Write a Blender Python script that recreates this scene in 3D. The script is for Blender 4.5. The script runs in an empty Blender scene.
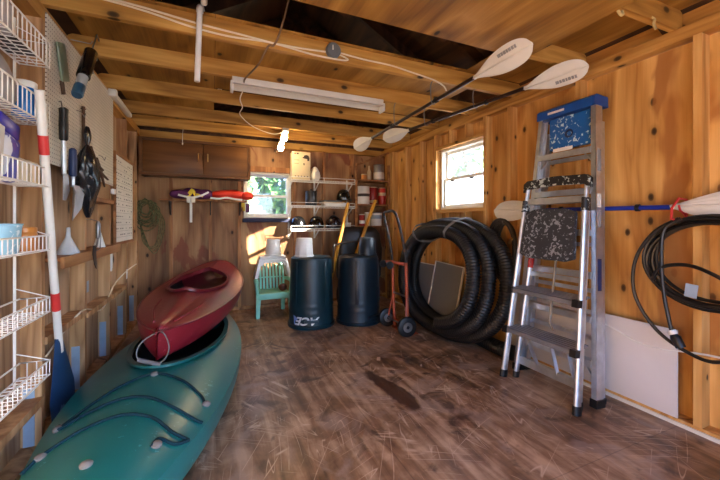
import bpy, bmesh, math, random
from mathutils import Vector, Matrix, noise
random.seed(7)
V = Vector; pi = math.pi
S = bpy.context.scene; C = S.collection

# ------------------------------------------------------------------ mesh helpers
def basis(ax, up=(0, 0, 1)):
    ax = V(ax).normalized(); up = V(up)
    if abs(ax.dot(up.normalized())) > .995: up = V((0, 1, 0)) if abs(ax.y) < .9 else V((1, 0, 0))
    x = up.cross(ax).normalized(); y = ax.cross(x).normalized()
    return x, y, ax
class MB:
    def __init__(s): s.bm = bmesh.new()
    def box(s, c, d, rot=None, bev=0.):
        r = bmesh.ops.create_cube(s.bm, size=1)
        M = Matrix.Translation(c) @ (rot.to_4x4() if rot else Matrix()) @ Matrix.Diagonal((d[0], d[1], d[2], 1))
        bmesh.ops.transform(s.bm, matrix=M, verts=r['verts'])
        if bev:
            es = list({e for v in r['verts'] for e in v.link_edges})
            bmesh.ops.bevel(s.bm, geom=es, offset=bev, segments=2, affect='EDGES', profile=.5)
        return s
    def b2(s, a, b, bev=0.):
        a = V(a); b = V(b); return s.box((a + b) / 2, [abs(q) for q in (b - a)], None, bev)
    def bar(s, p0, p1, w, h, up=(0, 0, 1), bev=0.):
        p0 = V(p0); p1 = V(p1); x, y, z = basis(p1 - p0, up)
        R = Matrix((x, y, z)).transposed()
        return s.box((p0 + p1) / 2, (w, h, (p1 - p0).length), R, bev)
    def ring(s, pts): return [s.bm.verts.new(p) for p in pts]
    def loft(s, rings, closed=True, cap=True, cyc=False):
        R = [s.ring(r) for r in rings]; n = len(R[0])
        m = len(R) if cyc else len(R) - 1
        for i in range(m):
            a = R[i]; b = R[(i + 1) % len(R)]
            for j in range(n if closed else n - 1):
                k = (j + 1) % n
                try: s.bm.faces.new((a[j], a[k], b[k], b[j]))
                except ValueError: pass
        if cap and closed and not cyc:
            s.bm.faces.new(list(reversed(R[0]))); s.bm.faces.new(R[-1])
        return R
    def tube(s, pts, r, n=8, cyc=False, sx=1., cap=True, up=None):
        pts = [V(p) for p in pts]; N = len(pts); rings = []; prev = None
        for i, p in enumerate(pts):
            if cyc: t = pts[(i + 1) % N] - pts[i - 1]
            else: t = pts[min(i + 1, N - 1)] - pts[max(i - 1, 0)]
            t.normalize()
            if prev is None: x, y, _ = basis(t, up or (0, 0, 1))
            else:
                x = (prev - t * prev.dot(t)).normalized(); y = t.cross(x)
            prev = x; rr = r[i] if isinstance(r, (list, tuple)) else r
            rings.append([p + x * math.cos(2 * pi * j / n) * rr * sx + y * math.sin(2 * pi * j / n) * rr for j in range(n)])
        s.loft(rings, True, cap, cyc); return s
    def cyl(s, p0, p1, r0, r1=None, n=16):
        return s.tube([p0, p1], [r0, r0 if r1 is None else r1], n)
    def lathe(s, prof, c=(0, 0, 0), ax=(0, 0, 1), n=28, cap=True, sy=1.):
        x, y, z = basis(ax); c = V(c)
        rings = [[c + z * h + x * (max(r, 1e-4) * math.cos(2 * pi * j / n)) + y * (max(r, 1e-4) * sy * math.sin(2 * pi * j / n)) for j in range(n)] for r, h in prof]
        s.loft(rings, True, cap); return s
    def ell(s, c, r, R=None, u=20, v=12):
        q = bmesh.ops.create_uvsphere(s.bm, u_segments=u, v_segments=v, radius=1)
        M = Matrix.Translation(c) @ (R.to_4x4() if R else Matrix()) @ Matrix.Diagonal((r[0], r[1], r[2], 1))
        bmesh.ops.transform(s.bm, matrix=M, verts=q['verts']); return s
    def quad(s, *p): s.bm.faces.new([s.bm.verts.new(q) for q in p]); return s
    def prism(s, poly, fn, t0, t1):   # poly 2-D outline, fn(u, v, t) -> point
        s.loft([[fn(u, v, t0) for u, v in poly], [fn(u, v, t1) for u, v in poly]]); return s
    def mesh(s, ang=40):
        bmesh.ops.recalc_face_normals(s.bm, faces=s.bm.faces)
        me = bpy.data.meshes.new('m'); s.bm.to_mesh(me); s.bm.free()
        me.polygons.foreach_set('use_smooth', [True] * len(me.polygons))
        me.set_sharp_from_angle(angle=math.radians(ang)); return me

def tag(o, label, cat=None, group=None, kind=None):
    if label: o['label'] = label
    if cat: o['category'] = cat
    if group: o['group'] = group
    if kind: o['kind'] = kind
    return o
def thing(name, label, cat, loc=(0, 0, 0), rz=0, group=None):
    o = bpy.data.objects.new(name, None); C.objects.link(o); o.empty_display_size = .05
    o.location = loc; o.rotation_euler = (0, 0, rz); return tag(o, label, cat, group)
def root_of(o):
    while o.parent: o = o.parent
    return o
def put(name, mb, mat, parent=None, local=False, ang=40, label=None, recenter=True):
    me = mb.mesh(ang); me.materials.append(mat); me.name = name
    o = bpy.data.objects.new(name, me); C.objects.link(o)
    if parent:
        o.parent = parent
        if not local: me.transform(root_of(parent).matrix_basis.inverted())
    elif recenter:
        xs = [v.co for v in me.vertices]
        lo = [min(c[i] for c in xs) for i in range(3)]; hi = [max(c[i] for c in xs) for i in range(3)]
        c = V(((lo[0] + hi[0]) / 2, (lo[1] + hi[1]) / 2, lo[2])); me.transform(Matrix.Translation(-c)); o.location = c
    if label: o['label'] = label
    return o
def one(name, mb, mat, label, cat, group=None, kind=None, ang=40): return tag(put(name, mb, mat, ang=ang), label, cat, group, kind)
def struct(name, mb, mat, parent=None, ang=40):
    o = put(name, mb, mat, parent, ang=ang, recenter=False)
    if not parent: o['kind'] = 'structure'
    return o
def copy_tree(o, parent=None):
    c = o.copy(); C.objects.link(c)
    if parent: c.parent = parent
    for ch in [q for q in bpy.data.objects if q.parent == o]: copy_tree(ch, c)
    return c
def text_mesh(txt, size, shear=0., ext=.0015):
    cu = bpy.data.curves.new('t', 'FONT'); cu.body = txt; cu.size = size; cu.shear = shear; cu.extrude = ext
    cu.align_x = 'CENTER'; cu.align_y = 'CENTER'; cu.offset = size * .03
    o = bpy.data.objects.new('t', cu); C.objects.link(o)
    dg = bpy.context.evaluated_depsgraph_get(); me = bpy.data.meshes.new_from_object(o.evaluated_get(dg))
    bpy.data.objects.remove(o); bpy.data.curves.remove(cu); return me
def text_part(name, txt, size, M, mat, parent, shear=0., warp=None):
    me = text_mesh(txt, size, shear)
    bm = bmesh.new(); bm.from_mesh(me); bmesh.ops.triangulate(bm, faces=bm.faces[:]); bmesh.ops.subdivide_edges(bm, edges=bm.edges[:], cuts=4, use_grid_fill=True); bm.to_mesh(me); bm.free()
    me.transform(M)
    if warp:
        for v in me.vertices: v.co = warp(v.co)
    me.materials.clear(); me.materials.append(mat); o = bpy.data.objects.new(name, me); C.objects.link(o)
    me.transform(root_of(parent).matrix_basis.inverted()); o.parent = parent; return o
def spline(pts, n=8, cyc=False):
    pts = [V(p) for p in pts]; N = len(pts); out = []
    g = (lambda i: pts[i % N]) if cyc else (lambda i: pts[max(0, min(N - 1, i))])
    for i in range(N if cyc else N - 1):
        a, b, c, d = g(i - 1), g(i), g(i + 1), g(i + 2)
        for k in range(n):
            t = k / n
            out.append(.5 * ((2 * b) + (c - a) * t + (2 * a - 5 * b + 4 * c - d) * t * t + (3 * b - a - 3 * c + d) * t ** 3))
    if not cyc: out.append(pts[-1])
    return out

# ------------------------------------------------------------------ materials
def srgb(h):
    f = lambda c: c / 12.92 if c <= .04045 else ((c + .055) / 1.055) ** 2.4
    return (f(h[0] / 255), f(h[1] / 255), f(h[2] / 255), 1)
class NT:
    def __init__(s, name):
        s.m = bpy.data.materials.new(name); s.m.use_nodes = True; s.t = s.m.node_tree
        s.b = s.t.nodes['Principled BSDF']; s.out = s.t.nodes['Material Output']
    def n(s, ty, **kw):
        x = s.t.nodes.new(ty)
        for k, v in kw.items():
            if k[0] == '_': x.inputs[k[1:].replace('_', ' ')].default_value = v
            else: setattr(x, k, v)
        return x
    def l(s, a, b): s.t.links.new(a, b)
    def co(s, scale=(1, 1, 1), rot=(0, 0, 0), loc=(0, 0, 0), rnd=True, src='Object'):
        tc = s.n('ShaderNodeTexCoord'); m = s.n('ShaderNodeMapping'); v = tc.outputs[src]
        if rnd:
            oi = s.n('ShaderNodeObjectInfo'); a = s.n('ShaderNodeVectorMath', operation='ADD')
            mu = s.n('ShaderNodeMath', operation='MULTIPLY'); mu.inputs[1].default_value = 17.3
            s.l(oi.outputs['Random'], mu.inputs[0]); s.l(v, a.inputs[0]); s.l(mu.outputs[0], a.inputs[1]); v = a.outputs[0]
        s.l(v, m.inputs[0]); m.inputs['Scale'].default_value = scale; m.inputs['Rotation'].default_value = rot; m.inputs['Location'].default_value = loc
        return m.outputs[0]
    def noise(s, v, sc, det=4, dist=0., rough=.55):
        x = s.n('ShaderNodeTexNoise'); s.l(v, x.inputs['Vector'])
        x.inputs['Scale'].default_value = sc; x.inputs['Detail'].default_value = det; x.inputs['Distortion'].default_value = dist; x.inputs['Roughness'].default_value = rough
        return x.outputs[0]
    def ramp(s, v, stops, interp='LINEAR'):
        x = s.n('ShaderNodeValToRGB'); s.l(v, x.inputs[0]); cr = x.color_ramp; cr.interpolation = interp
        while len(cr.elements) > 1: cr.elements.remove(cr.elements[-1])
        for i, (p, c) in enumerate(stops):
            e = cr.elements[0] if i == 0 else cr.elements.new(p)
            e.position = p; e.color = c if not isinstance(c, (int, float)) else (c, c, c, 1)
        return x.outputs[0]
    def math(s, op, a, b=None, c=None):
        x = s.n('ShaderNodeMath', operation=op)
        for i, q in enumerate((a, b, c)):
            if q is None: continue
            if isinstance(q, (int, float)): x.inputs[i].default_value = q
            else: s.l(q, x.inputs[i])
        return x.outputs[0]
    def mix(s, f, a, b, mode='MIX'):
        x = s.n('ShaderNodeMix', data_type='RGBA', blend_type=mode)
        for i, q in ((0, f), (6, a), (7, b)):
            if isinstance(q, (int, float, tuple)): x.inputs[i].default_value = q
            else: s.l(q, x.inputs[i])
        return x.outputs[2]
    def bump(s, h, st=.2, d=.01):
        x = s.n('ShaderNodeBump'); x.inputs['Strength'].default_value = st; x.inputs['Distance'].default_value = d
        s.l(h, x.inputs['Height']); s.l(x.outputs[0], s.b.inputs['Normal'])
    def set(s, **kw):
        for k, v in kw.items():
            i = s.b.inputs[k.replace('_', ' ')]
            if isinstance(v, (int, float, tuple)): i.default_value = v
            else: s.l(v, i)
        return s.m

def plain(name, col, rough=.5, metal=0., var=.12, spec=.5, scale=6., coat=0.):
    t = NT(name); c = srgb(col)
    n = t.noise(t.co(), scale, 5)
    d = tuple(x * (1 - var * 1.6) for x in c[:3]) + (1,); h = tuple(min(1, x * (1 + var)) for x in c[:3]) + (1,)
    t.set(Base_Color=t.ramp(n, [(.3, d), (.7, h)]), Roughness=t.math('MULTIPLY_ADD', n, .25, rough - .12), Metallic=metal)
    t.b.inputs['Specular IOR Level'].default_value = spec
    t.b.inputs['Coat Weight'].default_value = coat; t.b.inputs['Coat Roughness'].default_value = .15
    return t.m
def speck(name, col, scol, thr=.62, scale=22., rough=.55, stretch=(1, 1, 1)):
    t = NT(name); v = t.co(stretch)
    n = t.noise(v, scale, 3, .6); big = t.noise(v, scale * .2, 2)
    m = t.ramp(t.math('MULTIPLY_ADD', big, .5, n), [(thr + .22, 0), (thr + .25, 1)])
    t.set(Base_Color=t.mix(m, srgb(col), srgb(scol)), Roughness=rough); return t.m
def wood(name, light, mid, dark, axis=2, flat=None, rough=.62, ring=9., knots=1., kscale=2.6, ply=False, rnd=True, spec=.3, stain=None):
    """grain runs along axis; flat = the axis normal to a sheet"""
    t = NT(name)
    sc = [3.2, 3.2, 3.2]; sc[axis] = .35
    if ply: sc = [1.5, 1.5, 1.5]; sc[axis] = .4
    v = t.co(tuple(sc), rnd=rnd)
    low = t.noise(v, 1., 3, .5 if ply else .3)
    rings = t.math('PINGPONG', t.math('MULTIPLY', low, ring * 2.), 1.)
    fs = [55., 55., 55.]; fs[axis] = 2.2
    fine = t.noise(t.co(tuple(fs), rnd=rnd), 1., 3)
    tone = t.math('ADD', t.math('MULTIPLY', rings, .42), t.math('MULTIPLY', fine, .34))
    tone = t.math('ADD', tone, t.math('MULTIPLY', t.noise(t.co(tuple(q * .45 for q in sc), loc=(5, 3, 1), rnd=rnd), 1., 3), .42))
    col = t.ramp(tone, [(.28, srgb(dark)), (.55, srgb(mid)), (.85, srgb(light))])
    if knots:
        ks = [kscale] * 3; ks[axis] = kscale * .62
        if flat is not None: ks[flat] = 0
        w0 = t.co(tuple(ks), rnd=rnd); sp = t.n('ShaderNodeSeparateXYZ'); t.l(w0, sp.inputs[0]); cb_ = t.n('ShaderNodeCombineXYZ')
        oth = [i for i in range(3) if i != axis]; t.l(sp.outputs[axis], cb_.inputs[0]); t.l(t.math('ADD', sp.outputs[oth[0]], sp.outputs[oth[1]]), cb_.inputs[1]); wv = cb_.outputs[0]
        nz = t.n('ShaderNodeTexNoise'); t.l(wv, nz.inputs['Vector']); nz.inputs['Scale'].default_value = 6
        ad = t.n('ShaderNodeMix', data_type='VECTOR'); ad.inputs[0].default_value = .03
        t.l(wv, ad.inputs[4]); t.l(nz.outputs[1], ad.inputs[5])
        vo = t.n('ShaderNodeTexVoronoi'); t.l(ad.outputs[1], vo.inputs['Vector']); vo.inputs['Scale'].default_value = 1.; vo.inputs['Randomness'].default_value = 1.; vo.voronoi_dimensions = '2D'
        r = .070 * knots
        k = t.ramp(vo.outputs['Distance'], [(r * .55, 1), (r, .8), (r * 1.3, .25), (r * 2.6, 0)])
        sep = t.n('ShaderNodeSeparateColor'); t.l(vo.outputs['Color'], sep.inputs[0])
        k = t.math('MULTIPLY', k, t.ramp(sep.outputs[0], [(.30, 0), (.34, 1)]))
        col = t.mix(k, col, srgb([q * .42 for q in dark]))
    if stain:
        scol, thr, ssc = stain
        sm = t.ramp(t.noise(t.co(tuple(ssc), loc=(2, 7, 4), rnd=rnd), 1., 4, .8), [(thr, 0), (thr + .03, .8)])
        col = t.mix(sm, col, srgb(scol))
    t.set(Base_Color=col, Roughness=rough); t.b.inputs['Specular IOR Level'].default_value = spec
    t.bump(tone, .12, .004); return t.m

M = {}
# sheets: right wall orange fir plywood, grain vertical
M['ply_right'] = wood('orange_plywood', (220, 172, 104), (196, 144, 76), (158, 104, 48), 2, 0, ply=True, ring=6, rnd=False, kscale=5.2, knots=1.05, spec=.35, stain=((160, 102, 50), .60, (1.7, 1.7, .55)))
M['ply_left'] = wood('grey_brown_boards', (198, 166, 132), (172, 138, 104), (130, 98, 70), 2, 0, ring=5, rnd=False, kscale=3.)
M['ply_back'] = wood('stained_back_plywood', (182, 142, 100), (152, 110, 74), (114, 76, 50), 2, 1, ply=True, ring=5, rnd=False, kscale=3., knots=.6, stain=((124, 66, 46), .565, (2.2, 1, 1.1)))
M['ply_ceil'] = wood('loft_plywood', (184, 138, 66), (152, 108, 44), (110, 74, 28), 1, 2, ply=True, ring=5, rnd=False, knots=.5)
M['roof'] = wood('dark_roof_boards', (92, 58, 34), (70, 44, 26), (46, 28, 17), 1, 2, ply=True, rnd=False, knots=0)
M['stud'] = wood('stud_lumber', (220, 174, 108), (198, 146, 80), (164, 112, 56), 2, ring=7, kscale=4., knots=.55)
M['stud_left'] = wood('greyish_stud_lumber', (206, 164, 118), (176, 134, 92), (138, 98, 64), 2, ring=7, kscale=4., knots=.55)
M['joist'] = wood('joist_lumber', (206, 158, 82), (178, 128, 58), (142, 96, 38), 0, ring=7, kscale=2.6, knots=.6)
M['plate'] = wood('plate_lumber', (204, 156, 88), (180, 130, 64), (144, 98, 44), 1, ring=7, kscale=5.)
M['shelf_wood'] = wood('shelf_board', (176, 126, 80), (150, 102, 62), (116, 74, 44), 1, ring=6)
M['cab'] = wood('cabinet_veneer', (120, 80, 42), (100, 64, 32), (76, 47, 23), 0, ring=3, knots=0, rough=.45)
M['pale_wood'] = wood('pale_turned_wood', (232, 204, 160), (216, 184, 138), (190, 154, 108), 2, ring=5, knots=0)
M['yellow_wood'] = wood('yellow_painted_wood', (214, 158, 52), (196, 138, 38), (160, 104, 24), 2, ring=4, knots=0, rough=.5)
M['alu'] = plain('aluminium', (206, 213, 222), .40, .92, .12, scale=14)
M['alu_matt'] = plain('dull_aluminium', (172, 176, 180), .5, .85, .15, scale=9)
M['steel'] = plain('worn_steel', (140, 140, 140), .38, .9, .25)
M['rust'] = plain('rusty_iron', (96, 72, 56), .7, .4, .35)
M['brass'] = plain('dull_brass_pull', (206, 176, 120), .35, .8)
M['white'] = plain('white_plastic', (226, 224, 218), .42, 0, .05)
M['white_wire'] = plain('white_coated_wire', (232, 228, 220), .4, 0, .05)
M['white_paint'] = plain('white_painted_metal', (222, 218, 206), .45, 0, .06)
M['wire_cream'] = plain('cream_cable', (226, 208, 176), .5, 0, .08)
M['cord_brown'] = plain('brown_cord', (120, 92, 64), .7, 0, .2)
M['black'] = plain('black_plastic', (20, 20, 22), .42, 0, .2)
M['black_gloss'] = plain('glossy_black_shell', (14, 14, 16), .16, 0, .1, coat=.6)
M['rubber'] = plain('black_rubber', (15, 16, 19), .46, 0, .25)
M['grey'] = plain('grey_plastic', (104, 106, 108), .5)
M['cable'] = plain('black_cable_sheath', (16, 17, 19), .38, 0, .15)
M['strap'] = plain('grey_webbing', (112, 112, 110), .7)
M['barrel'] = plain('dark_green_bin_plastic', (10, 44, 54), .40, 0, .22, scale=4)
M['mint'] = plain('mint_green_plastic', (150, 222, 190), .45, 0, .06)  # base colour lightened to carry the light falling on the chair
M['orange_metal'] = plain('orange_enamelled_steel', (176, 78, 46), .45, .0, .18)
M['teal'] = speck('teal_kayak_plastic', (20, 108, 108), (70, 146, 148), .74, 40, .30)
M['teal_dark'] = plain('teal_rim_plastic', (24, 98, 98), .35)
M['red'] = speck('maroon_kayak_plastic', (128, 28, 40), (150, 60, 68), .70, 34, .34)
M['red_rim'] = plain('dark_maroon_rim', (110, 28, 36), .36)
M['inside'] = plain('dark_cockpit_plastic', (22, 28, 32), .6)
M['bungee'] = plain('teal_black_bungee', (12, 46, 56), .85, 0, .1, .2)
M['blue'] = plain('blue_moulded_plastic', (18, 74, 150), .42, 0, .1)
M['blue_spot'] = speck('blue_plastic_with_paint_splashes', (14, 92, 170), (190, 214, 226), .64, 42, .5)
M['black_spot'] = speck('black_tread_with_paint_splashes', (44, 46, 52), (140, 146, 154), .61, 46, .6)
M['black_spot2'] = speck('black_bracket_with_paint_splashes', (22, 22, 24), (190, 200, 196), .60, 40, .5)
M['blue_shaft'] = plain('blue_shaft', (20, 44, 150), .35)
M['dark_shaft'] = plain('black_brown_shaft', (44, 26, 20), .35)
M['blade'] = plain('white_blade_plastic', (218, 216, 208), .42, 0, .04)
M['print'] = plain('grey_print', (142, 144, 148), .6)
M['navy'] = speck('pale_flecked_navy_blade', (30, 58, 92), (104, 128, 152), .66, 10, .45, (1, 1, .3))
M['navy_grip'] = plain('navy_handle', (26, 46, 92), .45)
M['red_tape'] = plain('red_tape', (204, 52, 50), .5)
M['green_clear'] = plain('green_packet', (120, 138, 116), .3)
M['card'] = plain('cream_cardboard', (210, 194, 160), .7, 0, .05)
M['dark_print'] = plain('dark_print', (58, 50, 48), .6)
M['purple'] = plain('purple_nylon', (88, 30, 84), .7, 0, .2)
M['redor'] = plain('orange_red_nylon', (226, 54, 30), .6, 0, .08)
M['yellow'] = plain('yellow_nylon', (222, 196, 60), .65)
M['rope'] = plain('green_tan_rope', (104, 100, 62), .8, 0, .45, scale=40)
M['rope2'] = plain('tan_rope', (196, 170, 112), .8, 0, .2, scale=40)
M['foil'] = plain('pale_blue', (150, 170, 190), .4, 0, .15)
M['label_red'] = plain('red_label', (172, 40, 36), .5)
M['tubblue'] = speck('pale_blue_patterned_plastic', (150, 196, 214), (226, 238, 240), .58, 30, .5)
M['amber'] = plain('amber_plastic', (196, 126, 56), .35)
M['packblue'] = speck('blue_and_white_packet', (44, 50, 170), (214, 224, 240), .60, 9, .35)
M['greybag'] = plain('grey_plastic_bag', (164, 160, 160), .4)
M['bluecan'] = plain('bright_blue_plastic', (20, 110, 190), .4)
M['board_white'] = plain('white_wall_board', (206, 200, 196), .6, 0, .05, scale=2)
M['ground'] = plain('pale_concrete', (170, 166, 158), .85, 0, .12)
M['leaf'] = plain('leaf_green', (104, 150, 84), .6, 0, .3)
M['bark'] = plain('bark', (110, 96, 80), .9, 0, .3)
M['sill_dark'] = plain('dark_blue_cloth', (26, 32, 62), .7)
M['brown_leather'] = plain('brown_leather', (84, 44, 30), .6)

def frost():
    t = NT('fogged_clear_plastic'); t.set(Base_Color=(.82, .86, .86, 1), Roughness=.25, Alpha=.45); return t.m
M['clear'] = frost()
def glass(name, haze):
    t = NT(name); tr = t.n('ShaderNodeBsdfTransparent'); gl = t.n('ShaderNodeBsdfGlossy'); gl.inputs['Roughness'].default_value = .04
    mx = t.n('ShaderNodeMixShader'); mx.inputs[0].default_value = .07; t.l(tr.outputs[0], mx.inputs[1]); t.l(gl.outputs[0], mx.inputs[2])
    o = mx.outputs[0]
    if haze:
        di = t.n('ShaderNodeBsdfTranslucent'); di.inputs[0].default_value = (.9, .94, .96, 1); m2 = t.n('ShaderNodeMixShader'); m2.inputs[0].default_value = haze
        t.l(o, m2.inputs[1]); t.l(di.outputs[0], m2.inputs[2]); o = m2.outputs[0]
    t.l(o, t.out.inputs[0]); return t.m
M['glass'] = glass('window_glass', .02); M['glass_hazy'] = glass('hazy_window_glass', .22)
def screen():
    t = NT('insect_screen_mesh'); v = t.co((1, 1, 1), rnd=False); w = t.n('ShaderNodeTexChecker'); t.l(v, w.inputs[0]); w.inputs['Scale'].default_value = 160
    t.set(Base_Color=(.20, .20, .20, 1), Roughness=.6, Alpha=t.math('MULTIPLY_ADD', w.outputs[1], .12, .82)); return t.m
M['screen'] = screen()
def emit(name, col, st):
    t = NT(name); t.set(Base_Color=(1, .95, .85, 1), Emission_Color=col, Emission_Strength=st); return t.m
M['bulb'] = emit('lit_bulb_glass', (1, .72, .38, 1), 24.)
def pegboard():
    t = NT('white_pegboard'); tc = t.n('ShaderNodeTexCoord'); s = t.n('ShaderNodeSeparateXYZ'); t.l(tc.outputs['Object'], s.inputs[0])
    def cell(o): return t.math('SUBTRACT', t.math('FRACT', t.math('DIVIDE', o, .0254)), .5)
    a = cell(s.outputs[1]); b = cell(s.outputs[2])
    d = t.math('SQRT', t.math('ADD', t.math('MULTIPLY', a, a), t.math('MULTIPLY', b, b)))
    hole = t.ramp(d, [(.13, 1), (.17, 0)])
    n = t.noise(t.co((1, 1, 1)), 3., 4)
    base = t.ramp(n, [(.3, srgb((206, 200, 186))), (.7, srgb((222, 216, 202)))])
    t.set(Base_Color=t.mix(hole, base, srgb((92, 82, 66))), Roughness=.5); return t.m
M['peg'] = pegboard()
def floor_mat():
    t = NT('worn_plywood_floor'); v = t.co((1, 1, 1), rnd=False)
    mp = lambda sc, rot=0: t.co(sc, (0, 0, rot), rnd=False)
    g = t.noise(mp((9, .9, 1), .25), 1.6, 6, .8); big = t.noise(v, 1.3, 5, .6); med = t.noise(v, 6, 6, .4)
    tone = t.math('ADD', t.math('MULTIPLY', g, .42), t.math('ADD', t.math('MULTIPLY', big, .34), t.math('MULTIPLY', med, .34)))
    col = t.ramp(tone, [(.34, srgb((52, 36, 28))), (.45, srgb((104, 76, 54))), (.54, srgb((142, 108, 80))), (.66, srgb((192, 162, 132)))])
    # worn grey patches
    gm = t.ramp(t.noise(v, 2.4, 6, 1.2), [(.52, 0), (.62, .6)]); col = t.mix(gm, col, srgb((160, 140, 126)))
    # scratches: thin pale curved lines in several directions
    for i, (rot, sc, dns) in enumerate(((.5, (5, .4, 1), .50), (-.5, (6, .4, 1), .52), (1.15, (5, .4, 1), .52), (-1.05, (6, .4, 1), .52), (.1, (8, .5, 1), .52))):
        mp2 = t.n('ShaderNodeMapping'); t.l(t.co((1, 1, 1), (0, 0, rot), (i * 3.1, i, 0), rnd=False), mp2.inputs[0]); mp2.inputs['Scale'].default_value = sc
        n = t.noise(mp2.outputs[0], 1.6, 1, .0)
        msk = t.ramp(t.noise(t.co((1, 1, 1), loc=(i * 5, 2, i), rnd=False), 3.5, 3), [(dns, 0), (dns + .06, .75)])
        ln = t.ramp(t.math('ABSOLUTE', t.math('SUBTRACT', n, .5)), [(.0015, 1), (.006, 0)])
        col = t.mix(t.math('MULTIPLY', ln, msk), col, srgb((214, 190, 164)))
    # dark blots
    bl = t.ramp(t.noise(t.co((1, 1, 1), loc=(4, 9, 0), rnd=False), 3.2, 5, .8), [(.58, 0), (.66, .7)]); col = t.mix(bl, col, srgb((52, 34, 26)))
    # spilled-oil stain in the middle of the floor
    s = t.n('ShaderNodeSeparateXYZ'); nv = t.n('ShaderNodeTexNoise'); t.l(v, nv.inputs[0]); nv.inputs['Scale'].default_value = 5; nv.inputs['Detail'].default_value = 4
    t.l(v, s.inputs[0]); dn = t.math('MULTIPLY', t.math('SUBTRACT', nv.outputs[0], .5), .34)
    cx = t.math('ADD', t.math('MULTIPLY_ADD', s.outputs[1], -.10, 1.46), 0.)
    dx = t.math('DIVIDE', t.math('SUBTRACT', s.outputs[0], cx), .085); dy = t.math('DIVIDE', t.math('SUBTRACT', s.outputs[1], 2.25), .44)
    dd = t.math('ADD', t.math('SQRT', t.math('ADD', t.math('MULTIPLY', dx, dx), t.math('MULTIPLY', dy, dy))), t.math('MULTIPLY', dn, 4.))
    st = t.ramp(dd, [(.75, .88), (1.1, 0)]); col = t.mix(st, col, srgb((64, 34, 22)))
    # sheet joints
    for ax, val in ((0, .90), (1, 3.6), (1, 1.16)):
        j = t.ramp(t.math('ABSOLUTE', t.math('SUBTRACT', s.outputs[ax], val)), [(.0015, .45), (.004, 0)]); col = t.mix(j, col, srgb((40, 26, 20)))
    t.set(Base_Color=col, Roughness=t.math('MULTIPLY_ADD', med, .35, .22)); t.b.inputs['Specular IOR Level'].default_value = .45
    t.bump(tone, .15, .006); return t.m
M['floor'] = floor_mat()
SKY, SUN, EXPO = .30, 9., 2.52
# ------------------------------------------------------------------ the setting
XL, XR, YB, YF = -.94, 2.72, 5.22, -1.3
ZP = 2.44
fl = struct('floor', MB().b2((XL - .1, YF, -.06), (XR + .1, YB + .1, 0)), M['floor'])
gr = struct('ground', MB().b2((-30, -30, -.32), (30, 40, -.08)), M['ground'])
# window openings: back (x .44..1.09, z 1.30..1.97), right (y 2.90..3.66, z 1.40..2.16)
W1 = (.42, 1.10, 1.31, 1.98); W2 = (2.84, 3.62, 1.405, 2.16)
def wall_with_hole(name, fixed, axis, thick, a0, a1, z0, z1, hole, mat):
    m = MB()
    def blk(p0, p1, q0, q1):
        if axis == 'x': m.b2((fixed, p0, q0), (fixed + thick, p1, q1))
        else: m.b2((p0, fixed, q0), (p1, fixed + thick, q1))
    h0, h1, hz0, hz1 = hole
    blk(a0, h0, z0, z1); blk(h1, a1, z0, z1); blk(h0, h1, z0, hz0); blk(h0, h1, hz1, z1)
    return struct(name, m, mat)
wl = struct('wall_left', MB().b2((XL - .015, YF, 0), (XL, YB, ZP)), M['ply_left'])
wr = wall_with_hole('wall_right', XR, 'x', .015, YF, YB, 0, ZP, W2, M['ply_right'])
wb = wall_with_hole('wall_back', YB, 'y', .015, XL, XR, 0, ZP + .01, W1, M['ply_back'])
# gable above the back wall
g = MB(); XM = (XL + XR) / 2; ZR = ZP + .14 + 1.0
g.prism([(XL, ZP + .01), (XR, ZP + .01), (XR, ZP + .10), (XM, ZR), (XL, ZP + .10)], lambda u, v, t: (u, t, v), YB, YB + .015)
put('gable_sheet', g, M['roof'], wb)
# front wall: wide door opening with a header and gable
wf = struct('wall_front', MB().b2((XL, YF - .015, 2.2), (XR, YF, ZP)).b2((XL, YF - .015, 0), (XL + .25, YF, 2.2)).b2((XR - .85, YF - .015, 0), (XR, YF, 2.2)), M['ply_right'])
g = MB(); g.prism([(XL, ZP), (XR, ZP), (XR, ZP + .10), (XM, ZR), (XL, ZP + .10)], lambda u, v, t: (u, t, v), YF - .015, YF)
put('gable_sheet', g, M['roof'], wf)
# studs: left (faces at x = -.85)
for y in (-1.0, -.3, .4, 1.1, 1.78, 2.42, 3.11, 3.78, 4.42, 4.98):
    put('stud', MB().b2((XL, y - .02, .04), (XL + .089, y + .02, ZP - .08)), M['stud_left'], wl)
put('bottom_plate', MB().b2((XL, YF, 0), (XL + .089, YB, .04)), M['stud_left'], wl)
put('top_plate', MB().b2((XL, YF, ZP - .08), (XL + .089, YB, ZP)), M['plate'], wl)
for y0, y1, z in ((2.44, 3.09, .61), (3.13, 3.76, .58), (3.80, 4.40, .58), (1.80, 2.40, .30)):
    put('blocking', MB().b2((XL, y0, z - .04), (XL + .10, y1, z)), M['stud_left'], wl)
# studs: right (faces at x = 2.63)
for y in (-1.0, -.4, .25, 1.07, 1.79, 2.47, 2.79, 3.66, 4.02, 4.40, 4.80):
    put('stud', MB().b2((XR - .089, y - .02, .04), (XR, y + .02, ZP - .08)), M['stud'], wr)
put('corner_post', MB().b2((XR - .089, 4.90, .04), (XR, 5.02, ZP - .08)), M['stud'], wr)
put('bottom_plate', MB().b2((XR - .089, YF, 0), (XR, YB, .04)), M['stud'], wr)
put('top_plate', MB().b2((XR - .089, YF, ZP - .08), (XR, YB, ZP), .003), M['plate'], wr)
put('sill_plate', MB().b2((XR - .089, 2.81, 1.365), (XR, 3.64, 1.405)), M['plate'], wr)
put('header', MB().b2((XR - .089, 2.81, 2.16), (XR, 3.64, 2.20)), M['plate'], wr)
for y in (3.08, 3.36): put('cripple_stud', MB().b2((XR - .089, y - .02, 2.20), (XR, y + .02, ZP - .08)), M['stud'], wr)
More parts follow.
